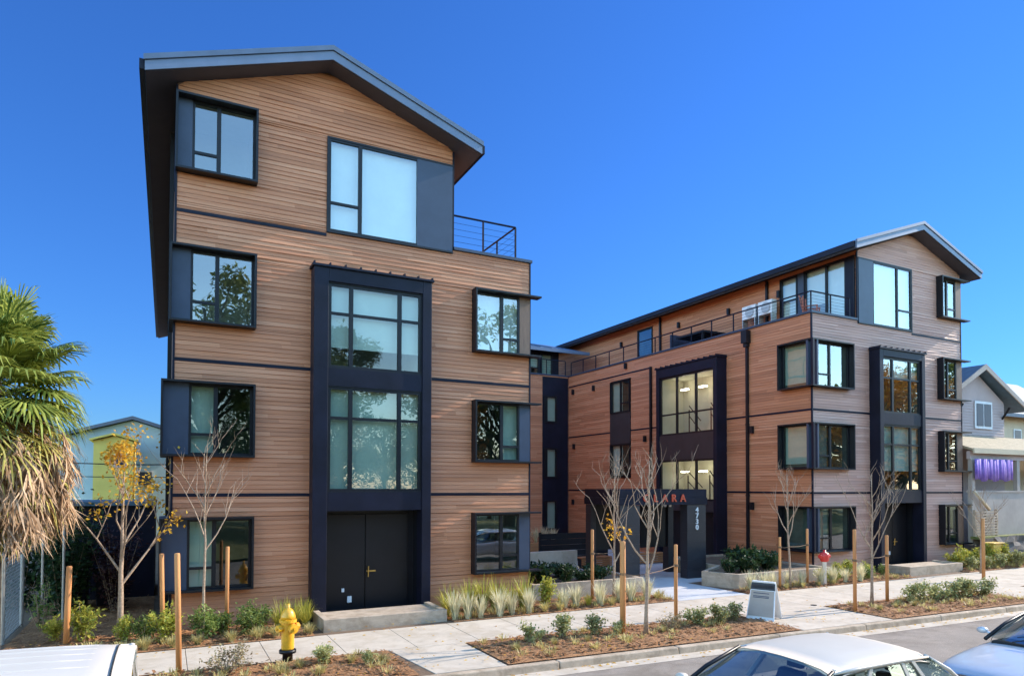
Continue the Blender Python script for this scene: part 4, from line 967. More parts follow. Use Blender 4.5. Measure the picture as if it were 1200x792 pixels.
# palm
def palm():
    t = thing('palm_tree', 'shaggy fan palm with green crown above a thick skirt of dead fronds', 'palm tree', (-3.32, -1.5, GZ + .1))
    q = random.Random(5)
    tk = MB(); tk.tube([(0, 0, -.1), (.02, 0, 2), (0, .03, 4), (0, 0, 5.6)], [.24, .22, .2, .17], 12); tk.build('trunk', M['darkbark'], t)
    def frond(mb, base, az, el, pet, rad, nseg, droop, wd, fold=.35):
        d = Vector((math.cos(az) * math.cos(el), math.sin(az) * math.cos(el), math.sin(el))); s = Vector((-math.sin(az), math.cos(az), 0)); nn = s.cross(d) * -1
        tip = base + d * pet + Vector((0, 0, -droop * pet * .25))
        mb.tube([base, base.lerp(tip, .5) + Vector((0, 0, .05)), tip], [.018, .012, .01], 4, False)
        for k in range(nseg):
            a = (k / (nseg - 1) - .5) * math.radians(300); l = rad * (.72 + .28 * math.cos(a * .55)) * q.uniform(.9, 1.08)
            v = (d * math.cos(a) + s * math.sin(a)); v = (v + nn * fold * .5 * abs(math.sin(a * .5))).normalized()
            sd = v.cross(nn).normalized() * wd
            p0 = tip; p1 = tip + v * l * .5; p2 = tip + v * l * .82 + Vector((0, 0, -droop * l * .16)); p3 = tip + v * l + Vector((0, 0, -droop * l * q.uniform(.25, .6)))
            nz = nn * wd * .5
            mb.add([p0 - sd * .25, p0 + sd * .25, p1 - sd, p1 + nz, p1 + sd, p2 - sd * .8, p2 + sd * .8, p3], [(0, 1, 3, 2), (1, 4, 3), (2, 3, 5), (3, 4, 6, 5), (5, 6, 7)])
    top = Vector((0, 0, 5.75)); gr = MB(); od = MB(); dd = MB()
    for k in range(96):
        az = k * 2.39996 + q.uniform(-.2, .2); el = math.radians(80 - 105 * (k / 95) + q.uniform(-8, 8))
        frond(gr, top + Vector((0, 0, q.uniform(-.2, .25) - .3 * (k / 95))), az, el, q.uniform(.8, 1.2), q.uniform(.78, .98), 34, .5 + (.5 * k / 95), .026)
    for k in range(54):
        az = k * 2.39996; el = math.radians(-20 - 45 * (k / 53)); frond(od, Vector((0, 0, 5.2 - 1.0 * k / 53)), az, el, q.uniform(.9, 1.3), q.uniform(.65, .85), 26, 1.1, .02)
    for k in range(280):
        az = q.uniform(0, 2 * PI); zz = q.uniform(3.4, 5.0); r = .22
        base = Vector((r * math.cos(az), r * math.sin(az), zz)); out = q.uniform(.8, 1.45); el = math.radians(q.uniform(-50, -18))
        d = Vector((math.cos(az) * math.cos(el), math.sin(az) * math.cos(el), math.sin(el))); tip = base + d * out
        dd.tube([base, base.lerp(tip, .6) + Vector((0, 0, .07)), tip], [.016, .012, .008], 4, False)
        for j in range(16):
            a = q.uniform(-1, 1); v = Vector((math.cos(az + a) * .28 + q.gauss(0, .12), math.sin(az + a) * .28 + q.gauss(0, .12), -1)).normalized(); l = q.uniform(.45, .95)
            sd = v.cross(Vector((math.cos(az), math.sin(az), 0.1))).normalized() * q.uniform(.012, .026)
            b1 = tip + v * l * .5 + Vector((q.gauss(0, .05), q.gauss(0, .05), 0)); b2 = tip + v * l + Vector((q.gauss(0, .09), q.gauss(0, .09), 0))
            dd.add([tip - sd * .4, tip + sd * .4, b1 + sd, b1 - sd, b2], [(0, 1, 2, 3), (3, 2, 4)])
    gr.build('crown', M['palm'], t); od.build('old_fronds', M['palmold'], t); dd.build('dead_frond_skirt', M['palmdead'], t)
palm()

# full broadleaf trees
def big_tree_meshes(seed, h, rx, m, n=9000, ls=.24):
    q = random.Random(seed); tk = MB(); tk.tube([(0, 0, -.2), (.1, 0, h * .3), (-.1, .1, h * .6), (0, 0, h * .85)], [.32, .26, .16, .05], 8)
    cl = []
    for k in range(26):
        a = q.uniform(0, 2 * PI); zz = q.uniform(.32, 1.0); prof = math.sin(min(1, (zz - .25) / .8) * PI) ** .6; rr = rx * prof * math.sqrt(q.random())
        c = Vector((rr * math.cos(a), rr * math.sin(a), h * zz * .95)); cl.append((c, rx * q.uniform(.18, .36)))
        tk.tube([(0, 0, c.z * .6), c * .5 + Vector((0, 0, c.z * .35)), c], [.1, .06, .02], 5, False)
    mb = MB()
    for _ in range(n):
        c, r = q.choice(cl); v = Vector((q.gauss(0, 1), q.gauss(0, 1), q.gauss(0, .8))).normalized(); p = c + v * r * q.random() ** .35
        leaf(mb, p, Vector((q.gauss(0, 1), q.gauss(0, 1), q.gauss(-.3, .6))), Vector((v.x, v.y, 1)), ls * q.uniform(.6, 1.3), ls * .32)
    return mb.mesh('tree_crown', m), tk.mesh('tree_trunk', M['darkbark'])
BT = {'green': big_tree_meshes(1, 11, 4, M['leafgreen']), 'orange': big_tree_meshes(2, 10, 3.8, M['orange']), 'dark': big_tree_meshes(3, 14, 3.2, M['leafdark'], 9000, .27), 'gold': big_tree_meshes(4, 9, 3.4, M['gold'])}
def big_tree(kind, x, y, s, label, group=None, sz=1):
    t = thing('tree', label, 'tree', (x, y, -.3), group, rz=rnd.uniform(0, 6)); t.scale = (s, s, s * sz)
    for nm, me in zip(('crown', 'trunk'), BT[kind]):
        o = bpy.data.objects.new(nm, me); COL.objects.link(o); o.parent = t
for (k, x, y, s) in [('green', -8, -36, 1.35), ('gold', -4, -34, 1.2), ('green', 2.2, -35, 1.75), ('green', 9, -37, 1.4), ('dark', 13, -39, 1.2), ('orange', 20, -35, 1.2), ('green', 27, -35, 1.75), ('orange', 36, -34, 1.45),
                     ('green', 44, -37, 1.4), ('gold', 52, -34, 1.2), ('orange', 60, -24, 1.4), ('green', 66, -30, 1.4), ('orange', 74, -30, 1.7), ('green', 70, -40, 1.5), ('orange', 84, -34, 1.8), ('green', 92, -36, 1.9), ('dark', -17, -38, 1.2), ('green', 80, -40, 1.5)]:
    big_tree(k, x, y, s, {'green': 'leafy green street tree across the road', 'gold': 'golden autumn street tree across the road', 'orange': 'orange autumn street tree across the road', 'dark': 'dark evergreen across the road'}[k], 'street trees across the road')
for i in range(26):
    big_tree(('green', 'green', 'dark', 'green', 'orange')[i % 5], -34 + i * 5.4, -47 - (i % 3) * 3, 1.0, 'back row tree beyond the street trees across the road', 'back row of trees across the road', 1.0)
big_tree('dark', 37.5, 42, 1.22, 'distant treetop just showing over the long courtyard roof line', None)

# ------------------------------------------------------------------ LEFT SIDE YARD
def hedge(x, y, rx, h, m, seed, label, n=1500, ls=.16, name='hedge_shrub'):
    t = thing(name, label, 'shrub', (x, y, GZ)); lf, st = shrub_meshes('hedge', n, rx, h, ls, ls * .35, M[m], seed, 22, .2)
    for nm, me in (('foliage', lf), ('stem', st)):
        o = bpy.data.objects.new(nm, me); COL.objects.link(o); o.parent = t
hedge(-2.6, 3.6, 1.0, 3.4, 'leafdark', 41, 'large dark evergreen shrub between the palm and the shaded shed', 2600)
hedge(-1.35, 3.4, .75, 2.9, 'leafpurple', 42, 'dark purple-leaved shrub behind the golden tree', 1500, .12)
hedge(-3.9, 5.5, 1.3, 3.2, 'leafdark', 43, 'dark evergreen shrub behind the fence under the palm skirt', 2400)
hedge(-2.75, 1.2, .35, 1.2, 'leafgreen', 44, 'small green climber beside the fence end', 260, .09)
sh = thing('shed', 'dark blue shed in the shaded side yard with louvred vents', 'shed', (-1.6, 6, GZ), world=True)
b = MB(); b.box(WF, -3.3, -.42, 6.0, 9.0, GZ, 2.65); b.build('wall', M['navy'], sh)
for i in range(14):
    l = MB() if i == 0 else l
    l.hexa([(-1.95, 5.93, .0 + i * .1), (-1.5, 5.93, .0 + i * .1), (-1.5, 5.998, .05 + i * .1), (-1.95, 5.998, .05 + i * .1), (-1.95, 5.93, .02 + i * .1), (-1.5, 5.93, .02 + i * .1), (-1.5, 5.998, .07 + i * .1), (-1.95, 5.998, .07 + i * .1)])
l.build('vent', M['panel'], sh)
r = MB(); r.box(WF, -3.45, -.40, 5.8, 9.2, 2.652, 2.78); r.build('roof', M['bluedark'], sh)
for px in (-2.9, -2.45): 
    p = MB(); p.tube([(px, 2.3, GZ), (px, 2.3, 2.3)], .03, 8); o = p.build('fence_post', M['galv']); tag(o, 'thin galvanised post in the dark side yard, %s' % ('nearer the fence' if px < -2.6 else 'nearer the stake'), 'post', 'posts in the side yard')
rb = thing('recycling_bin', 'dark bins of the shaded side yard with grey lids', 'bin', (-1.9, 4.6, GZ))
for i, x in enumerate((-.45, .25)):
    b = MB(); b.hexa([(x - .22, -.25, .05), (x + .22, -.25, .05), (x + .22, .25, .05), (x - .22, .25, .05), (x - .28, -.3, 1.0), (x + .28, -.3, 1.0), (x + .28, .3, 1.0), (x - .28, .3, 1.0)]); b.build('body', M['navy'], rb, bevel=.03)
    b = MB(); b.hexa([(x - .3, -.34, 1.005), (x + .3, -.34, 1.005), (x + .3, .32, 1.005), (x - .3, .32, 1.005), (x - .28, -.3, 1.06), (x + .28, -.3, 1.06), (x + .28, .28, 1.12), (x - .28, .28, 1.12)]); b.build('lid', M['panel'], rb)
# chain-link fence
fe = thing('chain_link_fence', 'pale chain-link fence at the left edge below the palm', 'fence', (-3.3, 1, GZ), world=True)
x, y0, y1, z0, z1 = -3.32, 0.05, 2.3, GZ + .05, 1.6
for y in (y0, y1):
    p = MB(); p.tube([(x, y, GZ), (x, y, z1 + .1)], .045, 10); p.lathe([(.05, z1 + .1), (.05, z1 + .13), (.01, z1 + .17)], 10, (x, y, 0)); p.build('post', M['galv'], fe)
p = MB(); p.tube([(x, y0, z1), (x, y1, z1)], .03, 8); p.tube([(x, y0, z0), (x, y1, z0)], .018, 6); p.build('rail', M['galv'], fe)
m_ = MB(); k = -(z1 - z0)
while k < (y1 - y0):
    a, c = max(k, 0), min(k + (z1 - z0), y1 - y0); m_.tube([(x, y0 + a, z0 + a - k), (x, y0 + c, z0 + c - k)], .0035, 4, False)
    m_.tube([(x + .01, y0 + a, z1 - (a - k)), (x + .01, y0 + c, z1 - (c - k))], .0035, 4, False); k += .15
m_.build('wire_mesh', M['galv'], fe)
# houses far left
bh = thing('house', 'pale blue gabled house far behind the left side yard', 'house', (-2, 40, GZ), world=True)
hx0, hx1, hm = -7.0, 2.6, -2.2
b = MB(); b.box(WF, hx0 + .5, hx1 - .5, 35, 45, GZ, 6.4)
b.add([(hx0 + .5, 35, 6.4), (hx1 - .5, 35, 6.4), (hm, 35, 7.75), (hx0 + .5, 45, 6.4), (hx1 - .5, 45, 6.4), (hm, 45, 7.75)], [(0, 1, 2), (3, 5, 4)]); b.build('wall', M['bluehouse'], bh)
r = MB()
for xa_, xb_ in ((hx0, hm), (hx1, hm)): r.hexa([(xa_, 34.5, 6.3), (xb_, 34.5, 7.8), (xb_, 45.5, 7.8), (xa_, 45.5, 6.3), (xa_, 34.5, 6.5), (xb_, 34.5, 8.03), (xb_, 45.5, 8.03), (xa_, 45.5, 6.5)])
r.build('roof', M['roofmetal'], bh)
for (wx, wz) in ((-1.4, 3.2), (-1.4, 1.0)):
    q = MB(); q.box(WF, wx - .5, wx + .5, 34.94, 34.99, wz, wz + 1.1); wf = q.build('window', M['white'], bh); q = MB(); q.box(WF, wx - .4, wx + .4, 34.92, 34.938, wz + .1, wz + 1.0); q.build('pane', M['panel'], wf)
yh = thing('house', 'yellow house wing in front of the pale blue house', 'house', (-3, 30, GZ), world=True)
b = MB(); b.box(WF, -4.1, -1.95, 30, 33.5, GZ, 6.0); b.add([(-4.1, 30, 6.0), (-1.95, 30, 6.0), (-3.0, 30, 6.35), (-4.1, 33.5, 6), (-1.95, 33.5, 6), (-3.0, 33.5, 6.35)], [(0, 1, 2), (0, 2, 5, 3), (1, 4, 5, 2)]); b.build('wall', M['yelhouse'], yh)
r = MB(); r.hexa([(-4.3, 29.7, 6.0), (-3.0, 29.7, 6.4), (-3.0, 33.8, 6.4), (-4.3, 33.8, 6.0), (-4.3, 29.7, 6.12), (-3.0, 29.7, 6.52), (-3.0, 33.8, 6.52), (-4.3, 33.8, 6.12)]); r.hexa([(-3.0, 29.7, 6.4), (-1.7, 29.7, 6.0), (-1.7, 33.8, 6.0), (-3.0, 33.8, 6.4), (-3.0, 29.7, 6.52), (-1.7, 29.7, 6.12), (-1.7, 33.8, 6.12), (-3.0, 33.8, 6.52)]); r.build('roof', M['yelhouse'], yh)
q = MB(); q.box(WF, -3.0, -2.3, 29.93, 29.99, 4.4, 5.2); wf = q.build('window', M['white'], yh); q = MB(); q.box(WF, -2.92, -2.38, 29.91, 29.928, 4.48, 5.12); q.build('pane', M['panel'], wf)
for i, z in enumerate((4.45, 3.75)):
    p = MB(); p.tube([(-12, 24, z + .3), (-6, 24, z + .02), (-2, 24, z - .05), (3, 24, z + .05)], .022 if i else .03, 5); tag(p.build('utility_wire', M['black']), '%s black utility wire crossing before the blue house' % ('lower thin' if i else 'upper thicker'), 'wire', 'wires on the left')

# ------------------------------------------------------------------ RIGHT NEIGHBOURS
nh = thing('house', 'mauve-grey gabled house with tan porch roof right of the apartment block', 'house', (39, 6, GZ), world=True)
nx0, nx1, nm, ny = 35.2, 40.6, 37.95, 2.0
NF = FX(ny)
b = MB(); b.box(WF, nx0, nx1, ny, 12, GZ, 7.9); b.add([(nx0, ny, 7.9), (nx1, ny, 7.9), (nm, ny, 9.4), (nx0, 12, 7.9), (nx1, 12, 7.9), (nm, 12, 9.4)], [(0, 1, 2), (3, 5, 4)])
for i in range(22): b.hexa([NF(nx0, 0, 5.9 + i * .15 - .02) if 0 else (nx0, ny - .03, 5.9 + i * .15), (nx1, ny - .03, 5.9 + i * .15), (nx1, ny + .01, 5.9 + i * .15), (nx0, ny + .01, 5.9 + i * .15), (nx0, ny - .008, 6.04 + i * .15), (nx1, ny - .008, 6.04 + i * .15), (nx1, ny + .01, 6.04 + i * .15), (nx0, ny + .01, 6.04 + i * .15)]) if 5.9 + i * .15 < 7.8 else None
b.build('wall', M['greyhouse'], nh)
r = MB()
for xa_, xb_ in ((34.1, nm), (42.1, nm)): r.hexa([(xa_, ny - .5, 7.45), (xb_, ny - .5, 9.5), (xb_, 12.5, 9.5), (xa_, 12.5, 7.45), (xa_, ny - .5, 7.65), (xb_, ny - .5, 9.72), (xb_, 12.5, 9.75), (xa_, 12.5, 7.65)])
rf = r.build('roof', M['bluedark'], nh)
f = MB()
for xa_, xb_ in ((34.05, nm), (42.15, nm)): f.hexa([(xa_, ny - .56, 7.38), (xb_, ny - .56, 9.45), (xb_, ny - .503, 9.45), (xa_, ny - .503, 7.38), (xa_, ny - .56, 7.62), (xb_, ny - .56, 9.74), (xb_, ny - .503, 9.74), (xa_, ny - .503, 7.62)])
f.build('fascia', M['greywall'], rf)
for bxx, sgn in ((36.1, -1), (40.4, 1)):
    k = MB(); k.tube([(bxx, ny - .02, 7.0), (bxx, ny - .4, 7.6)], .07, 4); k.build('bracket', M['black'], nh)
q = MB(); q.box(WF, 37.75, 39.35, ny - .08, ny - .035, 6.4, 7.85); wf = q.build('window', M['white'], nh)
for xa_, xb_ in ((37.88, 38.5), (38.6, 39.22)):
    q = MB(); q.box(WF, xa_, xb_, ny - .1, ny - .082, 6.53, 7.72); q.build('pane', M['panel'], wf)
    q = MB(); q.box(WF, xa_, xb_, ny - .081, ny - .0805, 6.53, 7.72); q.build('blind', M['panel'], wf)
r = MB(); r.hexa([(33.2, -.4, 5.0), (49, -.4, 5.0), (49, ny, 5.8), (33.2, ny, 5.8), (33.2, -.4, 5.1), (49, -.4, 5.1), (49, ny - .03, 6.0), (33.2, ny - .03, 6.0)]); pr_ = r.build('porch_roof', M['shingle'], nh)
f = MB(); f.box(WF, 33.2, 49, -.48, -.403, 4.88, 5.12); f.build('gutter', M['cream'], pr_)
f = MB(); f.box(WF, 33.25, 49, -.25, -.1, 4.62, 4.99); f.build('porch_beam', M['greyhouse'], nh)
f = MB(); f.box(WF, 33.3, 49, -.3, -.1, .6, 3.05); f.box(WF, 33.25, 49, -.34, -.06, 3.052, 3.13); f.build('porch_wall', M['greywall'], nh)
f = MB(); f.box(WF, 33.3, 35.19, ny + .0, ny + .1, 1, 5.75); f.build('porch_back', M['greyhouse'], nh)
f = MB(); f.box(WF, 40.65, 49, ny + .2, ny + .3, 1, 5.7); f.build('porch_back', M['cream'], nh)
for px in (33.45, 37.3):
    f = MB(); f.box(WF, px - .12, px + .12, -.29, -.11, 3.132, 4.618); f.build('porch_post', M['greywall'], nh)
q = MB()
for i in range(13):
    for j in range(5): pass
nq = 24
for i in range(nq):
    x0_, x1_ = 33.35 + 3.2 * i / nq, 33.35 + 3.2 * (i + 1) / nq; yy = lambda i: -.42 + .05 * math.sin(i * 1.7); zb_ = lambda i: 3.62 + .06 * math.sin(i * .9)
    q.hexa([(x0_, yy(i), zb_(i)), (x1_, yy(i + 1), zb_(i + 1)), (x1_, yy(i + 1) + .02, zb_(i + 1)), (x0_, yy(i) + .02, zb_(i)), (x0_, yy(i), 4.62), (x1_, yy(i + 1), 4.62), (x1_, yy(i + 1) + .02, 4.62), (x0_, yy(i) + .02, 4.62)])
tag(q.build('cloth_banner', M['purple'], None, True), 'purple cloth banner hung along the porch of the neighbouring house', 'banner')
h2 = thing('house', 'cream house with blue roof at the far right edge', 'house', (66, 16, GZ), world=True)
b = MB(); b.box(WF, 60, 76, 14, 24, GZ, 9.6); b.build('wall', M['cream'], h2)
r = MB(); r.hexa([(58.8, 13, 9.3), (77, 13, 9.3), (77, 19, 13.4), (58.8, 19, 13.4), (58.8, 13, 9.6), (77, 13, 9.6), (77, 19, 13.7), (58.8, 19, 13.7)]); r.hexa([(58.8, 19, 13.4), (77, 19, 13.4), (77, 25, 9.3), (58.8, 25, 9.3), (58.8, 19, 13.7), (77, 19, 13.7), (77, 25, 9.6), (58.8, 25, 9.6)]); r.build('roof', M['bluedark'], h2)
for wx in (66.5, 69): 
    q = MB(); q.box(WF, wx - .6, wx + .6, 13.92, 13.99, 6.8, 8.4); wf = q.build('window', M['white'], h2); q = MB(); q.box(WF, wx - .48, wx + .48, 13.9, 13.918, 6.9, 8.3); q.build('pane', M['panel'], wf)
# low terrace of the neighbour
strip('lawn', K(-.84), K(-.31), 33.1, 60, 1.02, M['lawn'], 2, 'structure', .12)
mb = MB(); q = random.Random(9); vs = []
nxr, nzr = 40, 6
for i in range(nxr + 1):
    for j in range(nzr + 1): vs.append((33.9 + i * .4, -.95 - .35 * (1 - j / nzr) + q.uniform(-.10, .10), GZ - .05 + (1.05 - GZ) * j / nzr + q.uniform(-.05, .05)))
mb.add(vs, [(i * (nzr + 1) + j, (i + 1) * (nzr + 1) + j, (i + 1) * (nzr + 1) + j + 1, i * (nzr + 1) + j + 1) for i in range(nxr) for j in range(nzr)])
mb.box(WF, 33.1, 50, -.88, -.85, GZ, .95)
tag(mb.build('retaining_wall', M['rock']), 'dark rough stone retaining wall below the neighbouring lawn', 'wall')
fw = thing('lattice_fence', 'pale grey low lattice fence beside the steps of the neighbouring house', 'fence', (34, -.5, 1.0), world=True)
q = MB()
for i in range(9): q.box(WF, 33.2, 35.0, -.52, -.5, 1.06 + i * .13, 1.14 + i * .13)
q.build('slats', M['concrete2'], fw)
for px in (33.2, 34.1, 35.0):
    q = MB(); q.box(WF, px - .05, px + .05, -.497, -.4, 1.0, 2.25); q.build('post', M['concrete2'], fw)
q = MB(); q.tube([(33.2, -.45, 3.1), (33.7, -.45, 2.75), (34.4, -.45, 2.25)], .08, 6); tag(q.build('stair_rail', M['cream'], None, True), 'cream sloping handrail beside the neighbouring porch wall', 'handrail')
ub = thing('utility_box', 'yellow-tan utility box among yellow shrubs at the far right corner', 'utility box', (33.35, -1.15, GZ))
q = MB(); q.box(WF, -.42, .42, -.22, .22, 0, 1.0); q.build('cabinet', M['tan_box'], ub, bevel=.03)
q = MB(); q.box(WF, -.46, .46, -.26, .26, 1.002, 1.05); q.build('lid', M['tan_box'], ub, bevel=.02)
big_tree('green', 38.6, -.57, .07, 'small round shrub on the lawn in front of the neighbouring porch wall')

# ------------------------------------------------------------------ STREET FURNITURE
hy = thing('fire_hydrant', 'yellow fire hydrant with dark base flange beside the sidewalk', 'fire hydrant', (2.08, -4.34, GZ), rz=.4)
q = MB(); q.lathe([(.10, 0), (.10, .2), (.165, .2), (.165, .26), (.12, .27)], 20); q.build('base', M['black'], hy, True)
q = MB(); q.lathe([(.115, .271), (.125, .29), (.125, .80), (.17, .81), (.17, .86), (.14, .87)], 24)
for k in range(8):
    a = k * PI / 4; q.lathe([(.016, .805), (.016, .88)], 6, (.15 * math.cos(a), .15 * math.sin(a), 0))
q.build('barrel', M['yellow'], hy)
q = MB(); q.lathe([(.15, .871), (.145, .93), (.125, 1.0), (.09, 1.06), (.04, 1.09), (.035, 1.10), (.035, 1.17), (.001, 1.17)], 20); q.build('bonnet', M['yellow'], hy, True)
for a, r_ in ((0, .075), (PI, .075), (-PI / 2, .095)):
    q = MB(); T = Matrix.Rotation(a, 3, 'Z') @ Matrix.Rotation(PI / 2, 3, 'Y'); q.lathe([(r_ * .8, .10), (r_ * .8, .17), (r_, .17), (r_, .235), (r_ * .35, .24), (r_ * .35, .27)], 12, (0, 0, .70), T); q.build('nozzle_cap', M['yellow'], hy)
fd = thing('standpipe', 'white standpipe with red cap among silvery grasses', 'standpipe', (20.95, -2.0, GZ))
q = MB(); q.lathe([(.07, 0), (.07, .85), (.09, .86)], 14); q.build('pipe', M['white'], fd, True)
q = MB(); q.lathe([(.10, .861), (.15, .9), (.16, 1.1), (.13, 1.18), (.05, 1.2), (.05, 1.28), (.001, 1.28)], 14); q.build('cap', M['red'], fd, True)
for s in (-1, 1):
    q = MB(); q.lathe([(.06, .1), (.075, .2), (.075, .26)], 10, (0, 0, 1.0), Matrix.Rotation(s * PI / 2.4, 3, 'Y')); q.build('outlet', M['red'], fd)
af = thing('folding_sign', 'white folding sidewalk sign with dark header strip standing by the kerbside bed', 'sign', (14.2, -5.4, GZ), rz=math.radians(-66))
# boards lean towards each other; local -Y is the printed face
H = .98; sp = .34; wd = .37
def board(sgn, nm):
    q = MB(); a = (sgn * sp, 0); t = .03 * sgn
    q.hexa([(-wd, a[0], .02), (wd, a[0], .02), (wd, a[0] - t, .02), (-wd, a[0] - t, .02), (-wd * .86, .03 * sgn, H), (wd * .86, .03 * sgn, H), (wd * .86, .03 * sgn - t, H), (-wd * .86, .03 * sgn - t, H)])
    return q.build(nm, M['white'], af, bevel=.01)
fb = board(-1, 'front_board'); board(1, 'rear_board')
def on_board(x0, x1, t0, t1, m, nm):
    q = MB()
    P = lambda x, t, o: (x * (1 - .14 * t), -sp + (sp - .03) * t - o, .02 + (H - .02) * t)
    q.hexa([P(x0, t0, .002), P(x1, t0, .002), P(x1, t0, .008), P(x0, t0, .008), P(x0, t1, .002), P(x1, t1, .002), P(x1, t1, .008), P(x0, t1, .008)]); return q.build(nm, M[m], fb)
on_board(-wd * .98, wd * .98, .80, .985, 'char', 'header_strip'); on_board(-.33, .33, .84, .94, 'soffit', 'header_text')
on_board(-.34, .34, .10, .78, 'greywall', 'poster')
for t in (.70, .62, .585): 
    q = MB(); P = lambda x, tt, o: (x * (1 - .14 * tt), -sp + (sp - .03) * tt - o, .02 + (H - .02) * tt)
    q.hexa([P(-.26, t, .009), P(.2, t, .009), P(.2, t, .012), P(-.26, t, .012), P(-.26, t + .02, .009), P(.2, t + .02, .009), P(.2, t + .02, .012), P(-.26, t + .02, .012)]); q.build('text_line', M['panel'], fb)
q = MB(); q.box(WF, -wd * .8, wd * .8, -.06, .06, H, H + .03); q.build('hinge', M['white'], af)
q = MB(); q.box(WF, -wd * .1, wd * .1, -sp * .7, sp * .7, .3, .315); q.build('spreader', M['white'], af)
mb = MB(); mb.lathe([(.09, 0), (.09, .012), (.001, .012)], 14, (17.2, -4.55, GZ)); tag(mb.build('valve_cover', M['black']), 'small dark round valve cover in the sidewalk by the entrance walk', 'valve cover')

# ------------------------------------------------------------------ CARS  (local: nose towards +x, z=0 at road)
def car(name, label, cat, loc, paint, p):
    t = thing(name, label, cat, loc, 'cars parked along the near kerb', rz=PI)
    hw = p['hw']; L = p['L']; xs = p['body']                   # body: list of (x, ztop, halfwidth)
    def ring(x, zt, w, zb=.24):
        e = .04
        return [(x, y * w, z) for y, z in ((0, zt), (.55, zt - .008), (.84, zt - .035), (.95, zt - .09), (1.0, zt - .24), (1.0, (zt + zb) * .5 - .04), (.985, zb + .12), (.93, zb))]
    mb = MB(); rings = []
    for x, zt, w in xs:
        h = ring(x, zt, w); full = h + [(a, -b_, c) for a, b_, c in reversed(h[1:])]; rings.append(full)
    n = len(rings[0]); 
    for rg in rings: mb.v += rg
    for i in range(len(rings) - 1):
        for k in range(n): mb.f.append((i * n + k, i * n + (k + 1) % n, (i + 1) * n + (k + 1) % n, (i + 1) * n + k))
    mb.f.append(tuple(range(n))); mb.f.append(tuple((len(rings) - 1) * n + k for k in range(n))[::-1])
    body = mb.build('body', M[paint], t, True, subsurf=1)
    rf0, rf1, zr, wr = p['roof']; wb = p['belt']                # roof front x, rear x, height, half width;  belt: (x windscreen base, x backlight base, z, half width)
    bx0, bx1, zb, wbt = wb
    # roof shell
    rmb = MB(); N = 9; xs_r = [rf0 + (rf1 - rf0) * i / 8 for i in range(9)]
    prof = [(0, 0), (.45, -.010), (.78, -.035), (.93, -.075), (1.0, -.13)]
    full = [(a, b_) for a, b_ in prof] ; full = [(-a, b_) for a, b_ in reversed(prof[1:])] + full
    for i, x in enumerate(xs_r):
        s = i / 8; crown = -.05 * (2 * s - 1) ** 2 - (.02 if i in (0, 8) else 0)
        for a, b_ in full: rmb.v.append((x, a * wr, zr + crown + b_))
        for a, b_ in full: rmb.v.append((x, a * wr * .97, zr + crown + b_ - .035))
    m2 = len(full)
    for i in range(8):
        for k in range(m2 - 1):
            A = i * 2 * m2 + k; B = (i + 1) * 2 * m2 + k
            rmb.f.append((A, A + 1, B + 1, B)); rmb.f.append((A + m2, B + m2, B + m2 + 1, A + m2 + 1))
        for k in (0, m2 - 1): A = i * 2 * m2 + k; B = (i + 1) * 2 * m2 + k; rmb.f.append((A, B, B + m2, A + m2))
    for i in (0, 8):
        for k in range(m2 - 1): A = i * 2 * m2 + k; rmb.f.append((A, A + 1, A + 1 + m2, A + m2))
    roof = rmb.build('roof', M[paint], t, True)
    if p.get('ribs'):
        def rz(x, y):
            q_ = (x - rf0) / (rf1 - rf0); yy_ = abs(y) / wr; pz = 0
            for (a0, b0), (a1, b1) in zip(prof, prof[1:]):
                if a0 <= yy_ <= a1: pz = b0 + (b1 - b0) * (yy_ - a0) / (a1 - a0)
            return zr - .05 * (2 * q_ - 1) ** 2 + pz
        for k in range(6):
            y = (k - 2.5) * wr * .28; g = MB(); g.tube([(rf1 + .32 + (rf0 - rf1 - .6) * j / 8, y, rz(rf1 + .32 + (rf0 - rf1 - .6) * j / 8, y) - .004) for j in range(9)], [.004] + [.012] * 7 + [.004], 8); g.build('roof_rib', M[paint], roof, True)
        g = MB(); g.tube([(rf1 + .15, (j - 8) / 8 * wr * .95, rz(rf1 + .15, (j - 8) / 8 * wr * .95) - .004) for j in range(17)], .007, 6); g.build('roof_seam', M['rubber'], roof, True)
    zs = zr - .07; wtop = wr * .985
    def glassgrid(x0, z0, w0, x1, z1, w1, nm, bow):
        g = MB(); c = 8
        for j in range(4):
            s = j / 3
            for k in range(c + 1):
                y = (k / c * 2 - 1); ww = w0 + (w1 - w0) * s; g.v.append((x0 + (x1 - x0) * s - bow * y * y, y * ww, z0 + (z1 - z0) * s - .0 * y * y + (.035 * (1 - y * y) if s == 1 else 0)))
        for j in range(3):
            for k in range(c): g.f.append((j * (c + 1) + k, j * (c + 1) + k + 1, (j + 1) * (c + 1) + k + 1, (j + 1) * (c + 1) + k))
        return g.build(nm, M['carglass'], t, True)
    glassgrid(bx0, zb, wbt * .93, rf0 + .02, zr - .105, wtop * .93, 'windscreen', .16)
    glassgrid(bx1, zb, wbt * .93, rf1 - .02, zr - .105, wtop * .93, 'rear_window', -.12)
    # side glass with pillars
    cuts = p['pillars']                                          # fractions along the belt for pillar centres
    def bp(s, top):
        xb_ = bx0 - .18 + (bx1 + .18 - (bx0 - .18)) * s; xt_ = rf0 - .02 + (rf1 + .02 - (rf0 - .02)) * s
        return (xt_, wtop, zs - .055) if top else (xb_, wbt * .985, zb - .01)
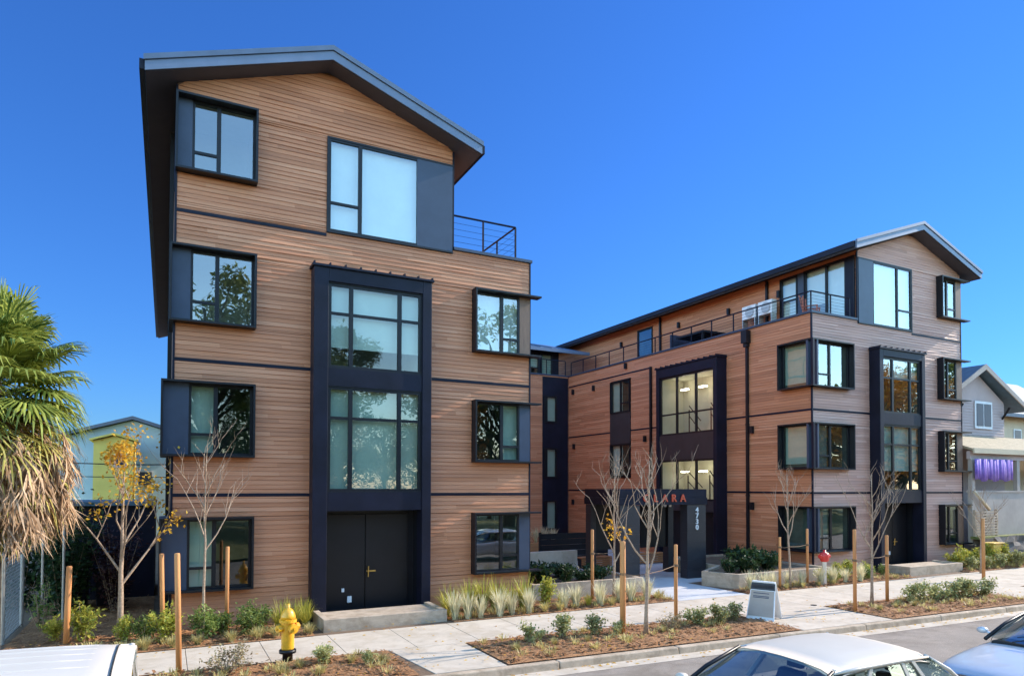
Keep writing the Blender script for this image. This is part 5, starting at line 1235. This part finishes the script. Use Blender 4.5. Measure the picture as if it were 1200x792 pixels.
    for sg in (1, -1):
        for a, b_ in zip(cuts, cuts[1:]):
            g = MB(); P = [bp(a, 0), bp(b_, 0), bp(b_, 1), bp(a, 1)]; g.add([(x, y * sg * .992, z) for x, y, z in P], [(0, 1, 2, 3)]); g.build('side_window', M['carglass'], t)
        for i, c in enumerate(cuts):
            if 0 < i < len(cuts) - 1: 
                g = MB(); a, b_ = bp(c, 0), bp(c, 1); g.hexa([(a[0] - .035, (a[1] + .006) * sg, a[2]), (a[0] + .035, (a[1] + .006) * sg, a[2]), (a[0] + .035, (a[1] - .05) * sg, a[2]), (a[0] - .035, (a[1] - .05) * sg, a[2]), (b_[0] - .03, (b_[1] + .006) * sg, b_[2]), (b_[0] + .03, (b_[1] + .006) * sg, b_[2]), (b_[0] + .03, (b_[1] - .05) * sg, b_[2]), (b_[0] - .03, (b_[1] - .05) * sg, b_[2])])
                g.build('pillar', M[paint if p.get('light_pillar') else 'black'], t)
        for (c, xb_, xt_) in ((0, bx0, rf0), (1, bx1, rf1)):
            g = MB(); g.tube([(xb_ + (-.10 if c == 0 else .10), wbt * .955 * sg, zb - .04), ((xb_ + xt_) / 2 + (-.05 if c == 0 else .05), (wbt + wtop) / 2 * .965 * sg, (zb + zs) / 2 - .01), (xt_ + (-.05 if c == 0 else .05), wtop * .95 * sg, zs - .045)], [.032, .028, .024], 8); g.build('pillar', M[paint if c else 'black'], t, True)
        g = MB(); g.tube([bp(0, 1)[:1] + (wtop * .985 * sg, zs - .062), bp(.25, 1)[:1] + (wtop * .995 * sg, zs - .050), bp(.5, 1)[:1] + (wtop * 1.0 * sg, zs - .046), bp(.75, 1)[:1] + (wtop * .995 * sg, zs - .05), bp(1, 1)[:1] + (wtop * .985 * sg, zs - .062)], [.012, .024, .026, .024, .012], 8); g.build('roof_rail', M[paint], t, True)
        mx = bx0 - .35; g = MB(); g.lathe([(.02, -.08), (.065, -.07), (.08, 0), (.07, .04), (.02, .05)], 12, (mx, (wbt + .14) * sg, zb + .06), Matrix.Rotation(PI / 2, 3, 'Y') @ Matrix.Diagonal((.75, 1.15, 1)).to_3x3()); g.tube([(mx, wbt * .95 * sg, zb), (mx, (wbt + .08) * sg, zb + .05)], .025, 6); g.build('mirror', M[paint], t, True)
        for wx in p['wheels']:
            g = MB(); T = Matrix.Rotation(-PI / 2 * sg, 3, 'X'); g.lathe([(.21, -.21), (.31, -.21), (.335, -.17), (.335, -.03), (.31, 0), (.21, 0)], 28, (wx, (hw + .012) * sg, .335), T); wl = g.build('wheel', M['rubber'], t, True)
            g = MB(); g.lathe([(.05, -.03), (.20, -.05), (.212, -.005), (.20, .003), (.16, -.02), (.06, -.005), (.001, -.005)], 24, (wx, (hw + .012) * sg, .335), T); g.build('rim', M['steel'], wl, True)
        g = MB(); g.lathe([(.09, 0), (.085, .05), (.03, .08), (.001, .085)], 14, (xs[0][0] - .12, hw * .66 * sg, .66), Matrix.Rotation(PI / 2, 3, 'Y') @ Matrix.Diagonal((.8, 1.6, 1)).to_3x3()); g.build('headlight', M['glassclear'], t, True)
        g = MB(); g.box(WF, xs[-1][0] - .02, xs[-1][0] + .12, sg * hw * .55 if sg > 0 else -hw * .9, sg * hw * .9 if sg > 0 else -hw * .55, .72, .86); g.build('tail_light', M['red'], t, bevel=.02)
        for cx_ in p['doors']:
            g = MB(); g.box(WF, cx_ - .1, cx_ + .1, *sorted((sg * (hw + .0), sg * (hw + .025))), zb - .17, zb - .14); g.build('door_handle', M[paint], t, bevel=.006)
    it = MB(); it.box(WF, bx1 + .35, bx0 - .35, -wbt * .86, wbt * .86, zb - .35, zb - .2); it.build('interior', M['rubber'], t)
    for sx in p['seats']:
        for sy in (-.38, .38):
            g = MB(); g.hexa([(sx - .08, sy - .24, zb - .2), (sx + .1, sy - .24, zb - .2), (sx + .1, sy + .24, zb - .2), (sx - .08, sy + .24, zb - .2), (sx - .16, sy - .2, zb + .16), (sx - .04, sy - .2, zb + .16), (sx - .04, sy + .2, zb + .16), (sx - .16, sy + .2, zb + .16)])
            g.hexa([(sx - .2, sy - .13, zb + .18), (sx - .1, sy - .13, zb + .18), (sx - .1, sy + .13, zb + .18), (sx - .2, sy + .13, zb + .18), (sx - .22, sy - .11, zb + .33), (sx - .13, sy - .11, zb + .33), (sx - .13, sy + .11, zb + .33), (sx - .22, sy + .11, zb + .33)]); g.build('seat', M['char'], t, bevel=.03)
    for sy in (-.35, .30):
        g = MB(); g.tube([(bx0 + .06, sy, zb + .02), (bx0 - .22, sy + .42, zb + .16)], .009, 5); g.tube([(bx0 - .06, sy + .02, zb + .09), (bx0 - .34, sy + .56, zb + .24)], .007, 4); g.build('wiper', M['rubber'], t)
    for dx in p['seams']:
        for sg in (1, -1):
            g = MB(); g.tube([(dx, hw * .955 * sg, zb - .06), (dx, (hw + .001) * sg, zb - .2), (dx - .01, (hw + .001) * sg, .6), (dx - .03, hw * .985 * sg, .36)], .005, 4, False); g.build('door_seam', M['rubber'], t)
    g = MB(); g.box(WF, bx0 - .5, bx0 - .06, -wbt * .84, wbt * .84, zb - .2, zb - .03); g.build('dashboard', M['rubber'], t, bevel=.04)
    return t
hw = .97
# local x = (x_c - X): the car is turned to face -X
sedan = dict(hw=hw, L=5.2, body=[(2.97, .70, .66), (2.9, .78, .84), (2.6, .86, .92), (2.0, .93, .96), (1.3, 1.0, hw), (.6, 1.03, hw), (-1.0, 1.04, hw), (-2.0, 1.05, .96), (-2.6, 1.04, .92), (-2.85, 1.0, .84), (-2.92, .85, .8)],
             roof=(.38, -1.50, 1.62, .78), belt=(1.45, -2.30, 1.04, .90), pillars=[.0, .37, .69, .80, 1.0], wheels=(1.85, -1.75), doors=(-.1, -1.1), seams=(1.0, -.32, -1.25), seats=(-.2, -1.2), light_pillar=True)
car('parked_car', 'silver sedan with pale roof and large windscreen, nose to the left', 'car', (7.25, -12.35, -.40), 'silvercar', sedan)
sed2 = dict(sedan); sed2['light_pillar'] = False
car('parked_car', 'pale blue parked car at the bottom right corner behind the silver sedan', 'car', (14.25, -12.45, -.40), 'bluecar', dict(sed2, roof=(.3, -1.5, 1.53, .77)))
van = dict(hw=1.0, L=5, body=[(2.82, .86, .78), (2.72, .96, .90), (2.3, 1.08, .95), (1.5, 1.18, 1.0), (.5, 1.22, 1.0), (-1.0, 1.22, 1.0), (-2.0, 1.22, 1.0), (-2.3, 1.2, .98), (-2.36, 1.0, .96)],
           roof=(.6, -2.2, 2.19, .86), belt=(1.55, -2.3, 1.2, .95), pillars=[.0, .33, .62, .66, 1.0], wheels=(1.75, -1.6), doors=(0, -1.0), seams=(1.1, -.2, -1.2), seats=(-.1, -1.1), ribs=True)
car('parked_car', 'white vehicle with ribbed roof at the bottom left corner', 'car', (-2.58, -11.35, -.40), 'whitecar', van)

# ------------------------------------------------------------------ CAMERA
cd = bpy.data.cameras.new('camera'); cam = bpy.data.objects.new('camera', cd); COL.objects.link(cam)
a, p_, r_ = math.radians(27.172), math.radians(1.314), math.radians(.154)
fw = Vector((math.sin(a) * math.cos(p_), math.cos(a) * math.cos(p_), math.sin(p_))); rt = Vector((math.cos(a), -math.sin(a), 0)); up = rt.cross(fw)
rt2 = rt * math.cos(r_) + up * math.sin(r_); up2 = up * math.cos(r_) - rt * math.sin(r_)
Mx = Matrix((rt2, up2, -fw)).transposed().to_4x4(); Mx.translation = Vector((-.143, -18.5, 3.296)); cam.matrix_world = Mx
cd.sensor_width = 36; cd.lens = 36 * 790.995 / 1200; cd.shift_y = (551.105 - 396) / 1200; cd.clip_start = .1; cd.clip_end = 3000
sc.camera = cam
# ------------------------------------------------------------------ LIGHT
EL, AZ = 29.0, 4.0          # sun elevation; azimuth turned from +X towards the street
wd_ = bpy.data.worlds.new('World'); sc.world = wd_; wd_.use_nodes = True; nt = wd_.node_tree
sky = nt.nodes.new('ShaderNodeTexSky'); sky.sky_type = 'NISHITA'; sky.sun_disc = False
sky.sun_elevation = math.radians(EL); sky.sun_rotation = math.radians(90 + AZ); sky.air_density = 1.4; sky.dust_density = 0; sky.ozone_density = 10; sky.altitude = 0
bg = nt.nodes['Background']; bg.inputs['Strength'].default_value = .15; gm = nt.nodes.new('ShaderNodeGamma'); gm.inputs[1].default_value = 1.0
def wmath(op, *xs):
    n = nt.nodes.new('ShaderNodeMath'); n.operation = op
    for i, x in enumerate(xs):
        if hasattr(x, 'node'): nt.links.new(x, n.inputs[i])
        else: n.inputs[i].default_value = x
    return n.outputs[0]
# deep blue towards the north-east; added paler brightness behind the street fills shaded fronts
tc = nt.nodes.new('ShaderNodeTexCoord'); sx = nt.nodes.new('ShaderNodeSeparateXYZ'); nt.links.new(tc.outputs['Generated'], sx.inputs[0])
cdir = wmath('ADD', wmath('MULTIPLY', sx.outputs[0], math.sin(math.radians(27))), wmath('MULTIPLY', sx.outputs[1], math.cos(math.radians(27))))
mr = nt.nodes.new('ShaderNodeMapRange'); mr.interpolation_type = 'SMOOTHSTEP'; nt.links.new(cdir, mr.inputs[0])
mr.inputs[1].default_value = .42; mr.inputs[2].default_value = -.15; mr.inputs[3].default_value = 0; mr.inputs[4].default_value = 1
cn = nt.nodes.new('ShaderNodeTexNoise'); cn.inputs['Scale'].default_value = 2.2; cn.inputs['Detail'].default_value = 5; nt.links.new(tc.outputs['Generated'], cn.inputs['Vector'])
sky_fill = wmath('MULTIPLY', mr.outputs[0], wmath('ADD', wmath('MULTIPLY', cn.outputs['Fac'], .5), .72))
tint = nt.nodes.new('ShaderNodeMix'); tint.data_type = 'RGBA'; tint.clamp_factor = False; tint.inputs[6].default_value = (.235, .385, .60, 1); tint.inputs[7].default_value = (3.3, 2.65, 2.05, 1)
nt.links.new(sky_fill, tint.inputs[0])
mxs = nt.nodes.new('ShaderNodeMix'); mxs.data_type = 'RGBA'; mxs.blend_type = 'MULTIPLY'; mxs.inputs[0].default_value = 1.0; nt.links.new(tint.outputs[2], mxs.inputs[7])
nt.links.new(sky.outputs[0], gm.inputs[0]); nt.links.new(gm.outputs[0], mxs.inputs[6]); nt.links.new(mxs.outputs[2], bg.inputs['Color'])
ld = bpy.data.lights.new('sun', 'SUN'); ld.energy = 3.7; ld.angle = math.radians(.5); ld.color = (1, .90, .76)
so = bpy.data.objects.new('sun', ld); COL.objects.link(so)
dirv = Vector((math.cos(math.radians(EL)) * math.cos(math.radians(AZ)), -math.cos(math.radians(EL)) * math.sin(math.radians(AZ)), math.sin(math.radians(EL))))
so.rotation_euler = dirv.to_track_quat('Z', 'Y').to_euler(); so.location = dirv * 80
sc.view_settings.view_transform = 'Standard'; sc.view_settings.look = 'None'; sc.view_settings.exposure = 1.14; sc.view_settings.gamma = 1
sc.cycles.max_bounces = 8; sc.cycles.transparent_max_bounces = 16; sc.cycles.caustics_reflective = False; sc.cycles.caustics_refractive = False
for o in COL.objects:
    if 'world_built' in o: del o['world_built']
